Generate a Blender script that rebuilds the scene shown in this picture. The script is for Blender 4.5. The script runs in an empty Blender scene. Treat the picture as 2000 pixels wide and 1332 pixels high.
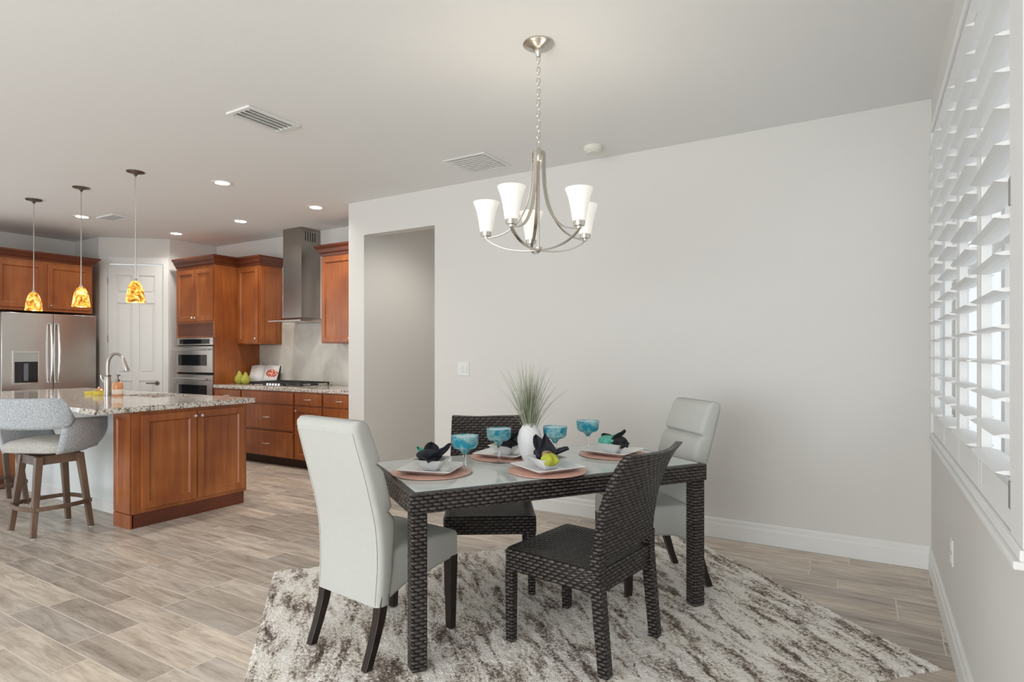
import bpy, bmesh, math, random
from mathutils import Vector, Matrix
random.seed(7)
PI = math.pi
R = math.radians
SC = bpy.context.scene
COL = SC.collection

# ------------------------------------------------------------------ camera
F_PX, V0, CAM_H = 1165.0, 690.0, 1.309
YAW = math.atan2(700, 1165)
cam_d = bpy.data.cameras.new('camera')
cam_d.sensor_width = 36.0
cam_d.lens = 36.0 * F_PX / 2000.0
cam_d.shift_y = (V0 - 666.0) / 2000.0
cam_d.clip_start = 0.02
cam = bpy.data.objects.new('camera', cam_d)
cam.location = (0, 0, CAM_H)
cam.rotation_euler = (PI / 2, 0, YAW)
COL.objects.link(cam)
SC.camera = cam
# ------------------------------------------------------------------ world, exposure, daylight
SC.view_settings.view_transform = 'Standard'
SC.view_settings.look = 'None'
SC.view_settings.exposure = -0.38
SC.view_settings.gamma = 1.0
SC.view_settings.use_curve_mapping = False
W = bpy.data.worlds.new('daylight')
SC.world = W
W.use_nodes = True
W.node_tree.nodes['Background'].inputs[0].default_value = (0.92, 0.97, 1.0, 1)
W.node_tree.nodes['Background'].inputs[1].default_value = 1.38


def area(name, loc, rot, sx, sy, power, col):
    d = bpy.data.lights.new(name, 'AREA')
    d.shape = 'RECTANGLE'
    d.size, d.size_y, d.energy, d.color = sx, sy, power, col
    o = bpy.data.objects.new(name, d)
    o.location, o.rotation_euler = loc, rot
    COL.objects.link(o)
    return o


# daylight entering by the glazed openings of the great room (behind and left of the camera)
area('daylight_rear_opening', (-2.1, -3.15, 1.35), (-PI / 2, 0, PI), 4.4, 2.4, 225, (0.95, 0.98, 1.0))
area('daylight_left_opening', (-9.25, -0.4, 1.3), (0, -PI / 2, 0), 2.2, 3.6, 75, (0.84, 0.92, 1.0))


sun_d = bpy.data.lights.new('bounce_sun', 'SUN')
sun_d.energy, sun_d.angle, sun_d.color = 2.0, R(1.0), (0.93, 0.97, 1.0)
sun_o = bpy.data.objects.new('bounce_sun', sun_d)
sun_o.rotation_euler = (R(48), 0, R(-8))       # unseen sunlight added from behind; its floor bounce brightens the ceiling
COL.objects.link(sun_o)


def point(name, loc, power, col, r=0.03):
    d = bpy.data.lights.new(name, 'POINT')
    d.energy, d.color, d.shadow_soft_size = power, col, r
    o = bpy.data.objects.new(name, d)
    o.location = loc
    COL.objects.link(o)
    return o


def spot(name, loc, power, col, ang=150):
    d = bpy.data.lights.new(name, 'SPOT')
    d.energy, d.color, d.shadow_soft_size = power, col, 0.05
    d.spot_size, d.spot_blend = R(ang), 0.6
    o = bpy.data.objects.new(name, d)
    o.location = loc
    COL.objects.link(o)
    return o


# ------------------------------------------------------------------ materials
def mat(name):
    m = bpy.data.materials.new(name)
    m.use_nodes = True
    return m, m.node_tree.nodes, m.node_tree.links, m.node_tree.nodes['Principled BSDF']


def plain(name, col, rough=0.6, metal=0.0, bump=0.0, bscale=60, spec=0.5, var=0.0, emit=None, estr=0.0, coat=0.0, trans=0.0, ior=1.45):
    m, n, l, b = mat(name)
    b.inputs['Base Color'].default_value = (*col, 1)
    b.inputs['Roughness'].default_value = rough
    b.inputs['Metallic'].default_value = metal
    b.inputs['Specular IOR Level'].default_value = spec
    b.inputs['Coat Weight'].default_value = coat
    b.inputs['Transmission Weight'].default_value = trans
    b.inputs['IOR'].default_value = ior
    if emit:
        b.inputs['Emission Color'].default_value = (*emit, 1)
        b.inputs['Emission Strength'].default_value = estr
    tc = n.new('ShaderNodeTexCoord')
    nz = n.new('ShaderNodeTexNoise')
    nz.inputs['Scale'].default_value = bscale
    nz.inputs['Detail'].default_value = 3
    l.new(tc.outputs['Object'], nz.inputs['Vector'])
    if var:
        mx = n.new('ShaderNodeMix')
        mx.data_type = 'RGBA'
        mx.inputs[6].default_value = (*[c * (1 - var) for c in col], 1)
        mx.inputs[7].default_value = (*[min(1, c * (1 + var)) for c in col], 1)
        l.new(nz.outputs['Fac'], mx.inputs[0])
        l.new(mx.outputs[2], b.inputs['Base Color'])
    if bump:
        bp = n.new('ShaderNodeBump')
        bp.inputs['Strength'].default_value = bump
        bp.inputs['Distance'].default_value = 0.004
        l.new(nz.outputs['Fac'], bp.inputs['Height'])
        l.new(bp.outputs[0], b.inputs['Normal'])
    return m


def ramp(n, stops):
    r = n.new('ShaderNodeValToRGB')
    e = r.color_ramp.elements
    while len(e) < len(stops):
        e.new(0.5)
    for k, (p, c) in enumerate(stops):
        e[k].position = p
        e[k].color = (*c, 1)
    return r


def mth(n, l, op, a, b=None, c=None):
    x = n.new('ShaderNodeMath')
    x.operation = op
    for i, v in enumerate((a, b, c)):
        if v is None:
            continue
        if isinstance(v, (int, float)):
            x.inputs[i].default_value = v
        else:
            l.new(v, x.inputs[i])
    return x.outputs[0]


def mixc(n, l, fac, a, b, mode='MIX'):
    x = n.new('ShaderNodeMix')
    x.data_type = 'RGBA'
    x.blend_type = mode
    if isinstance(fac, (int, float)):
        x.inputs[0].default_value = fac
    else:
        l.new(fac, x.inputs[0])
    for i, v in ((6, a), (7, b)):
        if isinstance(v, tuple):
            x.inputs[i].default_value = (*v, 1)
        else:
            l.new(v, x.inputs[i])
    return x.outputs[2]


def wood(name, dark, mid, light, scale=(14, 14, 1.1), rough=0.35, coat=0.15, axis=None):
    m, n, l, b = mat(name)
    tc = n.new('ShaderNodeTexCoord')
    mp = n.new('ShaderNodeMapping')
    mp.inputs['Scale'].default_value = scale
    l.new(tc.outputs['Object'], mp.inputs['Vector'])
    a = n.new('ShaderNodeTexNoise')
    a.inputs['Scale'].default_value = 1.6
    a.inputs['Detail'].default_value = 6
    a.inputs['Distortion'].default_value = 0.6
    l.new(mp.outputs[0], a.inputs['Vector'])
    c = n.new('ShaderNodeTexNoise')
    c.inputs['Scale'].default_value = 2.2
    c.inputs['Detail'].default_value = 2
    l.new(tc.outputs['Object'], c.inputs['Vector'])
    f = mth(n, l, 'ADD', mth(n, l, 'MULTIPLY', a.outputs['Fac'], 0.38), mth(n, l, 'MULTIPLY', c.outputs['Fac'], 0.62))
    r = ramp(n, [(0.34, dark), (0.5, mid), (0.66, light)])
    l.new(f, r.inputs[0])
    l.new(r.outputs[0], b.inputs['Base Color'])
    b.inputs['Roughness'].default_value = rough
    b.inputs['Coat Weight'].default_value = coat
    b.inputs['Coat Roughness'].default_value = 0.25
    return m


def weave(name, dark, light, p=0.017, q=0.042):
    m, n, l, b = mat(name)
    tc = n.new('ShaderNodeTexCoord')
    sp = n.new('ShaderNodeSeparateXYZ')
    l.new(tc.outputs['UV'], sp.inputs[0])
    vv = mth(n, l, 'DIVIDE', sp.outputs[1], p)
    row = mth(n, l, 'FLOOR', vv)
    par = mth(n, l, 'MODULO', mth(n, l, 'ABSOLUTE', row), 2.0)
    uu = mth(n, l, 'ADD', mth(n, l, 'DIVIDE', sp.outputs[0], q), mth(n, l, 'MULTIPLY', par, 0.5))
    fv = mth(n, l, 'SUBTRACT', mth(n, l, 'MULTIPLY', mth(n, l, 'FRACT', vv), 2.0), 1.0)
    uu = mth(n, l, 'ADD', uu, mth(n, l, 'MULTIPLY', fv, 0.06))
    fu = mth(n, l, 'SUBTRACT', mth(n, l, 'MULTIPLY', mth(n, l, 'FRACT', uu), 2.0), 1.0)
    du = mth(n, l, 'POWER', mth(n, l, 'ABSOLUTE', fu), 2.6)
    dv = mth(n, l, 'POWER', mth(n, l, 'ABSOLUTE', fv), 2.2)
    h = mth(n, l, 'POWER', mth(n, l, 'MAXIMUM', mth(n, l, 'SUBTRACT', 1.0, mth(n, l, 'MULTIPLY', mth(n, l, 'ADD', du, dv), 0.85)), 0.0), 0.6)
    cell = n.new('ShaderNodeCombineXYZ')
    l.new(mth(n, l, 'FLOOR', uu), cell.inputs[0])
    l.new(row, cell.inputs[1])
    wn = n.new('ShaderNodeTexWhiteNoise')
    l.new(cell.outputs[0], wn.inputs['Vector'])
    lt = mixc(n, l, wn.outputs['Value'], tuple(c * 0.65 for c in light), tuple(c * 1.25 for c in light))
    l.new(mixc(n, l, mth(n, l, 'POWER', h, 1.3), dark, lt), b.inputs['Base Color'])
    b.inputs['Roughness'].default_value = 0.30
    bp = n.new('ShaderNodeBump')
    bp.inputs['Strength'].default_value = 1.0
    bp.inputs['Distance'].default_value = 0.013
    l.new(h, bp.inputs['Height'])
    l.new(bp.outputs[0], b.inputs['Normal'])
    return m


def floor_mat():
    m, n, l, b = mat('wood_look_plank_tile')
    PW, PL = 0.148, 0.612
    tc = n.new('ShaderNodeTexCoord')
    sp = n.new('ShaderNodeSeparateXYZ')
    l.new(tc.outputs['Object'], sp.inputs[0])
    vy = mth(n, l, 'DIVIDE', mth(n, l, 'ADD', sp.outputs[1], 20 - 0.093), PW)
    row = mth(n, l, 'FLOOR', vy)
    fy = mth(n, l, 'FRACT', vy)
    rw = n.new('ShaderNodeTexWhiteNoise')
    rw.noise_dimensions = '1D'
    l.new(row, rw.inputs['W'])
    vx = mth(n, l, 'ADD', mth(n, l, 'DIVIDE', mth(n, l, 'ADD', sp.outputs[0], 20), PL), mth(n, l, 'MULTIPLY', rw.outputs['Value'], 7.0))
    colr = mth(n, l, 'FLOOR', vx)
    fx = mth(n, l, 'FRACT', vx)
    cb = n.new('ShaderNodeCombineXYZ')
    l.new(colr, cb.inputs[0]); l.new(row, cb.inputs[1])
    wn = n.new('ShaderNodeTexWhiteNoise')
    l.new(cb.outputs[0], wn.inputs['Vector'])
    # grout distance
    ey = mth(n, l, 'MULTIPLY', mth(n, l, 'SUBTRACT', 0.5, mth(n, l, 'ABSOLUTE', mth(n, l, 'SUBTRACT', fy, 0.5))), PW)
    ex = mth(n, l, 'MULTIPLY', mth(n, l, 'SUBTRACT', 0.5, mth(n, l, 'ABSOLUTE', mth(n, l, 'SUBTRACT', fx, 0.5))), PL)
    d = mth(n, l, 'MINIMUM', ex, ey)
    gr = mth(n, l, 'LESS_THAN', d, 0.0024)
    # grain in plank-local coordinates
    gv = n.new('ShaderNodeCombineXYZ')
    l.new(mth(n, l, 'MULTIPLY', sp.outputs[0], 2.6), gv.inputs[0])
    l.new(mth(n, l, 'MULTIPLY', sp.outputs[1], 15.0), gv.inputs[1])
    l.new(mth(n, l, 'MULTIPLY', wn.outputs['Value'], 40.0), gv.inputs[2])
    g = n.new('ShaderNodeTexNoise')
    g.inputs['Scale'].default_value = 1.3
    g.inputs['Detail'].default_value = 7
    g.inputs['Roughness'].default_value = 0.62
    g.inputs['Distortion'].default_value = 0.45
    l.new(gv.outputs[0], g.inputs['Vector'])
    r = ramp(n, [(0.26, (0.33, 0.26, 0.205)), (0.42, (0.48, 0.40, 0.325)), (0.55, (0.60, 0.515, 0.43)), (0.72, (0.70, 0.62, 0.53))])
    l.new(g.outputs['Fac'], r.inputs[0])
    gf = n.new('ShaderNodeCombineXYZ')
    l.new(mth(n, l, 'MULTIPLY', sp.outputs[0], 7.0), gf.inputs[0])
    l.new(mth(n, l, 'MULTIPLY', sp.outputs[1], 95.0), gf.inputs[1])
    l.new(mth(n, l, 'MULTIPLY', wn.outputs['Value'], 23.0), gf.inputs[2])
    g2 = n.new('ShaderNodeTexNoise')
    g2.inputs['Scale'].default_value = 1.0
    g2.inputs['Detail'].default_value = 4
    g2.inputs['Roughness'].default_value = 0.7
    g2.inputs['Distortion'].default_value = 0.8
    l.new(gf.outputs[0], g2.inputs['Vector'])
    r2 = ramp(n, [(0.34, (0.72, 0.69, 0.66)), (0.50, (1.0, 1.0, 1.0)), (0.7, (1.08, 1.08, 1.07))])
    l.new(g2.outputs['Fac'], r2.inputs[0])
    grain = mixc(n, l, 0.8, r.outputs[0], r2.outputs[0], 'MULTIPLY')
    br = n.new('ShaderNodeMapRange')
    br.inputs['To Min'].default_value = 0.70
    br.inputs['To Max'].default_value = 1.16
    l.new(wn.outputs['Value'], br.inputs['Value'])
    hs = n.new('ShaderNodeHueSaturation')
    l.new(grain, hs.inputs['Color'])
    l.new(br.outputs[0], hs.inputs['Value'])
    sat = n.new('ShaderNodeMapRange')
    sat.inputs['To Min'].default_value = 0.75
    sat.inputs['To Max'].default_value = 1.05
    l.new(wn.outputs['Color'], sat.inputs['Value'])
    l.new(sat.outputs[0], hs.inputs['Saturation'])
    l.new(mixc(n, l, gr, hs.outputs[0], (0.72, 0.65, 0.56)), b.inputs['Base Color'])
    b.inputs['Roughness'].default_value = 0.36
    b.inputs['Specular IOR Level'].default_value = 0.4
    bp = n.new('ShaderNodeBump')
    bp.inputs['Strength'].default_value = 0.25
    bp.inputs['Distance'].default_value = 0.002
    l.new(mth(n, l, 'SUBTRACT', g.outputs['Fac'], mth(n, l, 'MULTIPLY', gr, 0.8)), bp.inputs['Height'])
    l.new(bp.outputs[0], b.inputs['Normal'])
    return m


def rug_mat():
    m, n, l, b = mat('shaggy_streaked_pile')
    tc = n.new('ShaderNodeTexCoord')

    def noise(scl, sc, det, dist=0.0, ro=0.6):
        mp = n.new('ShaderNodeMapping')
        mp.inputs['Scale'].default_value = scl
        l.new(tc.outputs['Object'], mp.inputs['Vector'])
        z = n.new('ShaderNodeTexNoise')
        z.inputs['Scale'].default_value = sc
        z.inputs['Detail'].default_value = det
        z.inputs['Distortion'].default_value = dist
        z.inputs['Roughness'].default_value = ro
        l.new(mp.outputs[0], z.inputs['Vector'])
        return z.outputs['Fac']
    a = noise((4.2, 1.05, 1), 3.4, 6, 0.35, 0.68)        # streaks along local y
    c = noise((1, 1, 1), 1.7, 2)
    f = noise((1, 1, 1), 70, 2, 0.6, 0.7)               # pile tufts
    s = mth(n, l, 'ADD', mth(n, l, 'MULTIPLY', a, 0.60), mth(n, l, 'ADD', mth(n, l, 'MULTIPLY', c, 0.10), mth(n, l, 'MULTIPLY', f, 0.30)))
    r = ramp(n, [(0.395, (0.115, 0.09, 0.08)), (0.44, (0.27, 0.23, 0.205)), (0.472, (0.50, 0.455, 0.41)), (0.502, (0.78, 0.75, 0.71)), (0.55, (0.92, 0.905, 0.88))])
    l.new(s, r.inputs[0])
    # warm beige/plum drift between areas
    w = noise((1, 1, 1), 2.6, 3)
    wr = ramp(n, [(0.40, (1.0, 0.975, 0.97)), (0.60, (1.0, 0.975, 0.92))])
    l.new(w, wr.inputs[0])
    l.new(mixc(n, l, 1.0, r.outputs[0], wr.outputs[0], 'MULTIPLY'), b.inputs['Base Color'])
    b.inputs['Roughness'].default_value = 1.0
    b.inputs['Specular IOR Level'].default_value = 0.1
    bp = n.new('ShaderNodeBump')
    bp.inputs['Strength'].default_value = 0.9
    bp.inputs['Distance'].default_value = 0.012
    l.new(f, bp.inputs['Height'])
    l.new(bp.outputs[0], b.inputs['Normal'])
    return m


def granite_mat():
    m, n, l, b = mat('speckled_granite')
    tc = n.new('ShaderNodeTexCoord')
    v = n.new('ShaderNodeTexVoronoi')
    v.inputs['Scale'].default_value = 105
    l.new(tc.outputs['Object'], v.inputs['Vector'])
    z = n.new('ShaderNodeTexNoise')
    z.inputs['Scale'].default_value = 28
    z.inputs['Detail'].default_value = 4
    l.new(tc.outputs['Object'], z.inputs['Vector'])
    sx = n.new('ShaderNodeSeparateColor')
    l.new(v.outputs['Color'], sx.inputs[0])
    f = mth(n, l, 'ADD', mth(n, l, 'MULTIPLY', sx.outputs[0], 0.6), mth(n, l, 'MULTIPLY', z.outputs['Fac'], 0.5))
    r = ramp(n, [(0.22, (0.07, 0.06, 0.055)), (0.34, (0.30, 0.245, 0.20)), (0.48, (0.55, 0.485, 0.42)), (0.70, (0.76, 0.715, 0.66))])
    l.new(f, r.inputs[0])
    l.new(r.outputs[0], b.inputs['Base Color'])
    b.inputs['Roughness'].default_value = 0.10
    b.inputs['Specular IOR Level'].default_value = 0.6
    return m


def marble_mat():
    m, n, l, b = mat('veined_stone_splashback')
    tc = n.new('ShaderNodeTexCoord')
    z = n.new('ShaderNodeTexNoise')
    z.inputs['Scale'].default_value = 3.0
    z.inputs['Detail'].default_value = 5
    z.inputs['Distortion'].default_value = 0.7
    l.new(tc.outputs['Object'], z.inputs['Vector'])
    r = ramp(n, [(0.28, (0.46, 0.43, 0.38)), (0.48, (0.57, 0.54, 0.475)), (0.66, (0.66, 0.63, 0.57))])
    l.new(z.outputs['Fac'], r.inputs[0])
    l.new(r.outputs[0], b.inputs['Base Color'])
    b.inputs['Roughness'].default_value = 0.25
    return m


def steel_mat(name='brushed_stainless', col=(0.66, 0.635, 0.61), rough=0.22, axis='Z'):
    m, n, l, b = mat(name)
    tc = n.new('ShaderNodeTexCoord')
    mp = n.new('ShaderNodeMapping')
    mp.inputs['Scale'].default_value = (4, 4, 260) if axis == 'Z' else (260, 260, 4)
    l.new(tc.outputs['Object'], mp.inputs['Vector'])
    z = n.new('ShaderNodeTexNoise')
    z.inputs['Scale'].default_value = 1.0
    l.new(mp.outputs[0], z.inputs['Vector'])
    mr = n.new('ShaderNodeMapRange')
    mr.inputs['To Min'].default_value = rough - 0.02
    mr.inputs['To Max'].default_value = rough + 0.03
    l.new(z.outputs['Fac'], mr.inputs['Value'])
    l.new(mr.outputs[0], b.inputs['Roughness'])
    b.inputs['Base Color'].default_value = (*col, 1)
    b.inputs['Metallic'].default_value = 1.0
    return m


def amber_mat():
    m, n, l, b = mat('lit_amber_art_glass')
    tc = n.new('ShaderNodeTexCoord')
    z = n.new('ShaderNodeTexNoise')
    z.inputs['Scale'].default_value = 22
    z.inputs['Detail'].default_value = 3
    z.inputs['Distortion'].default_value = 1.2
    l.new(tc.outputs['Object'], z.inputs['Vector'])
    r = ramp(n, [(0.32, (0.16, 0.07, 0.012)), (0.42, (0.72, 0.25, 0.02)), (0.52, (0.98, 0.52, 0.06)), (0.64, (1.0, 0.80, 0.38))])
    l.new(z.outputs['Fac'], r.inputs[0])
    l.new(r.outputs[0], b.inputs['Base Color'])
    l.new(r.outputs[0], b.inputs['Emission Color'])
    b.inputs['Emission Strength'].default_value = 0.85
    b.inputs['Roughness'].default_value = 0.12
    return m


def swirl_glass(name, a, c):
    m, n, l, b = mat(name)
    tc = n.new('ShaderNodeTexCoord')
    z = n.new('ShaderNodeTexNoise')
    z.inputs['Scale'].default_value = 15
    z.inputs['Distortion'].default_value = 1.8
    l.new(tc.outputs['Object'], z.inputs['Vector'])
    r = ramp(n, [(0.40, a), (0.60, c)])
    l.new(z.outputs['Fac'], r.inputs[0])
    l.new(r.outputs[0], b.inputs['Base Color'])
    b.inputs['Roughness'].default_value = 0.06
    b.inputs['Transmission Weight'].default_value = 0.62
    b.inputs['IOR'].default_value = 1.30
    return m


def cookbook_mat():
    m, n, l, b = mat('printed_page_with_dish_photo')
    tc = n.new('ShaderNodeTexCoord')
    sp = n.new('ShaderNodeSeparateXYZ')
    l.new(tc.outputs['Object'], sp.inputs[0])
    dx = mth(n, l, 'DIVIDE', mth(n, l, 'SUBTRACT', sp.outputs[0], 0.12), 0.088)
    dz = mth(n, l, 'DIVIDE', mth(n, l, 'SUBTRACT', sp.outputs[2], 0.125), 0.062)
    rr = mth(n, l, 'ADD', mth(n, l, 'MULTIPLY', dx, dx), mth(n, l, 'MULTIPLY', dz, dz))
    z = n.new('ShaderNodeTexNoise')
    z.inputs['Scale'].default_value = 45
    l.new(tc.outputs['Object'], z.inputs['Vector'])
    rc = ramp(n, [(0.36, (0.30, 0.05, 0.03)), (0.5, (0.72, 0.13, 0.06)), (0.62, (0.85, 0.55, 0.42))])
    l.new(z.outputs['Fac'], rc.inputs[0])
    inside = mth(n, l, 'LESS_THAN', mth(n, l, 'ADD', rr, mth(n, l, 'MULTIPLY', z.outputs['Fac'], 0.5)), 1.1)
    l.new(mixc(n, l, inside, (0.85, 0.84, 0.82), rc.outputs[0]), b.inputs['Base Color'])
    b.inputs['Roughness'].default_value = 0.5
    return m


def pane_mat():
    m, n, l, b = mat('clear_window_glass')
    tr = n.new('ShaderNodeBsdfTransparent')
    b.inputs['Base Color'].default_value = (0.9, 0.95, 0.95, 1)
    b.inputs['Roughness'].default_value = 0.02
    mx = n.new('ShaderNodeMixShader')
    mx.inputs[0].default_value = 0.05
    l.new(tr.outputs[0], mx.inputs[1])
    l.new(b.outputs[0], mx.inputs[2])
    l.new(mx.outputs[0], n['Material Output'].inputs['Surface'])
    return m


def tweed(name, a, c, sc=170):
    m, n, l, b = mat(name)
    tc = n.new('ShaderNodeTexCoord')
    z = n.new('ShaderNodeTexNoise')
    z.inputs['Scale'].default_value = sc
    z.inputs['Detail'].default_value = 2
    l.new(tc.outputs['Object'], z.inputs['Vector'])
    r = ramp(n, [(0.38, a), (0.62, c)])
    l.new(z.outputs['Fac'], r.inputs[0])
    l.new(r.outputs[0], b.inputs['Base Color'])
    b.inputs['Roughness'].default_value = 0.95
    b.inputs['Specular IOR Level'].default_value = 0.15
    bp = n.new('ShaderNodeBump')
    bp.inputs['Strength'].default_value = 0.35
    bp.inputs['Distance'].default_value = 0.003
    l.new(z.outputs['Fac'], bp.inputs['Height'])
    l.new(bp.outputs[0], b.inputs['Normal'])
    return m


M = {}
M['wall'] = plain('greige_wall_paint', (0.72, 0.705, 0.675), 0.9, bump=0.08, bscale=90, spec=0.2)
M['ceil'] = plain('off_white_ceiling_paint', (0.83, 0.83, 0.82), 0.95, bump=0.12, bscale=70, spec=0.2)
M['trim'] = plain('white_trim_paint', (0.80, 0.80, 0.785), 0.45, spec=0.4)
M['shutter'] = plain('white_shutter_paint', (0.82, 0.82, 0.81), 0.4)
M['knee'] = plain('pale_knee_wall_paint', (0.80, 0.845, 0.84), 0.8)
M['floor'] = floor_mat()
M['rug'] = rug_mat()
M['cherry'] = wood('cherry_stained_maple', (0.215, 0.054, 0.013), (0.315, 0.090, 0.021), (0.43, 0.145, 0.036))
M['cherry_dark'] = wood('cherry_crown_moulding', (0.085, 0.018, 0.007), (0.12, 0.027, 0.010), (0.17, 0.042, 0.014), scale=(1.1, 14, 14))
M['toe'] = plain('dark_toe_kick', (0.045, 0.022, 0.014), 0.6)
M['granite'] = granite_mat()
M['marble'] = marble_mat()
M['steel'] = steel_mat()
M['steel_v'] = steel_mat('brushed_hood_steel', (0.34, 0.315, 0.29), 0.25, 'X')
M['nickel'] = plain('satin_nickel', (0.62, 0.585, 0.53), 0.26, 1.0)
M['faucet'] = plain('brushed_faucet_nickel', (0.46, 0.43, 0.40), 0.28, 1.0)
M['chrome'] = plain('bright_chrome', (0.80, 0.80, 0.80), 0.12, 1.0)
M['bronze'] = plain('dark_bronze_metal', (0.20, 0.18, 0.16), 0.35, 1.0)
M['black_glass'] = plain('black_glass', (0.012, 0.013, 0.016), 0.06, spec=0.7)
M['black'] = plain('black_cast_metal', (0.025, 0.025, 0.027), 0.5)
M['grey_plastic'] = plain('grey_plastic', (0.42, 0.44, 0.42), 0.35)
M['paddle'] = plain('blue_grey_plastic', (0.16, 0.18, 0.22), 0.3)
M['white_plastic'] = plain('white_plastic', (0.80, 0.80, 0.78), 0.4)
M['cream_plastic'] = plain('cream_plastic', (0.74, 0.73, 0.66), 0.5)
M['wicker'] = weave('dark_brown_wicker', (0.004, 0.003, 0.0025), (0.080, 0.068, 0.062), 0.0155, 0.038)
M['linen'] = tweed('pale_linen_fabric', (0.485, 0.49, 0.46), (0.53, 0.535, 0.505), 420)
M['linen_cream'] = tweed('pale_linen_piping', (0.50, 0.52, 0.49), (0.58, 0.60, 0.57), 240)
M['espresso'] = plain('espresso_wood', (0.022, 0.014, 0.011), 0.32, var=0.3, bscale=8)
M['tweed'] = tweed('grey_tweed', (0.34, 0.37, 0.40), (0.60, 0.63, 0.66))
M['tweed_seat'] = tweed('beige_grey_seat_fabric', (0.42, 0.41, 0.39), (0.58, 0.56, 0.53))
M['stoolwood'] = wood('weathered_walnut', (0.085, 0.050, 0.033), (0.15, 0.092, 0.062), (0.22, 0.143, 0.098), rough=0.5, coat=0.0)
M['tableglass'] = plain('frosted_table_glass', (0.58, 0.63, 0.61), 0.10, spec=0.6, var=0.06, bscale=9)
M['coral'] = plain('coral_beaded_charger', (0.72, 0.42, 0.335), 0.4, var=0.10, bscale=160, bump=0.3)
M['china'] = plain('white_china', (0.83, 0.83, 0.83), 0.12, coat=0.3)
M['vase'] = plain('white_textured_ceramic', (0.80, 0.80, 0.81), 0.55, bump=0.5, bscale=75)
M['blade'] = plain('dried_green_grass', (0.34, 0.36, 0.26), 0.7, var=0.6, bscale=45)
M['navy'] = plain('black_navy_cloth', (0.018, 0.020, 0.028), 0.85, bump=0.3, bscale=120)
M['black_cloth'] = plain('charcoal_cloth', (0.020, 0.022, 0.022), 0.85, bump=0.3, bscale=120)
M['teal'] = plain('teal_cloth', (0.13, 0.47, 0.37), 0.8, bump=0.3, bscale=90, var=0.3)
M['lime'] = plain('lime_cloth', (0.43, 0.46, 0.05), 0.8, bump=0.3, bscale=90, var=0.1)
M['tan'] = plain('tan_horn', (0.42, 0.30, 0.20), 0.4, var=0.3)
M['aqua'] = swirl_glass('aqua_swirl_glass', (0.06, 0.50, 0.66), (0.66, 0.95, 0.94))
M['clearglass'] = plain('clear_bubbled_glass', (0.92, 0.96, 0.95), 0.03, trans=1.0, ior=1.4)
M['pane'] = pane_mat()
M['shade'] = plain('lit_frosted_glass', (0.85, 0.84, 0.80), 0.4, emit=(1.0, 0.955, 0.87), estr=0.40)
M['bulb'] = plain('lit_bulb', (1, 1, 1), 0.5, emit=(1.0, 0.90, 0.74), estr=5.0)
M['lens'] = plain('lit_downlight_lens', (1, 1, 1), 0.5, emit=(1.0, 0.93, 0.82), estr=14.0)
M['amber'] = amber_mat()
M['pear'] = plain('green_pear_skin', (0.43, 0.42, 0.06), 0.45, var=0.25, bscale=18)
M['stem'] = plain('brown_stem', (0.12, 0.07, 0.03), 0.8)
M['page'] = cookbook_mat()
M['paper'] = plain('white_paper', (0.84, 0.83, 0.81), 0.6)
M['soap'] = plain('amber_soap_bottle', (0.66, 0.30, 0.13), 0.25, var=0.25, bscale=25)
M['candle'] = plain('yellow_candle_wax', (0.80, 0.62, 0.10), 0.4, var=0.3, bscale=20)
M['copper'] = plain('copper_lid', (0.75, 0.40, 0.25), 0.3, 0.8)
M['hinge'] = plain('grey_hinge_metal', (0.35, 0.34, 0.32), 0.4, 0.8)
M['gap'] = plain('painted_gap_shade', (0.03, 0.028, 0.027), 0.7)  # near-black colour stands in for shade in appliance gaps and hood slots


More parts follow.
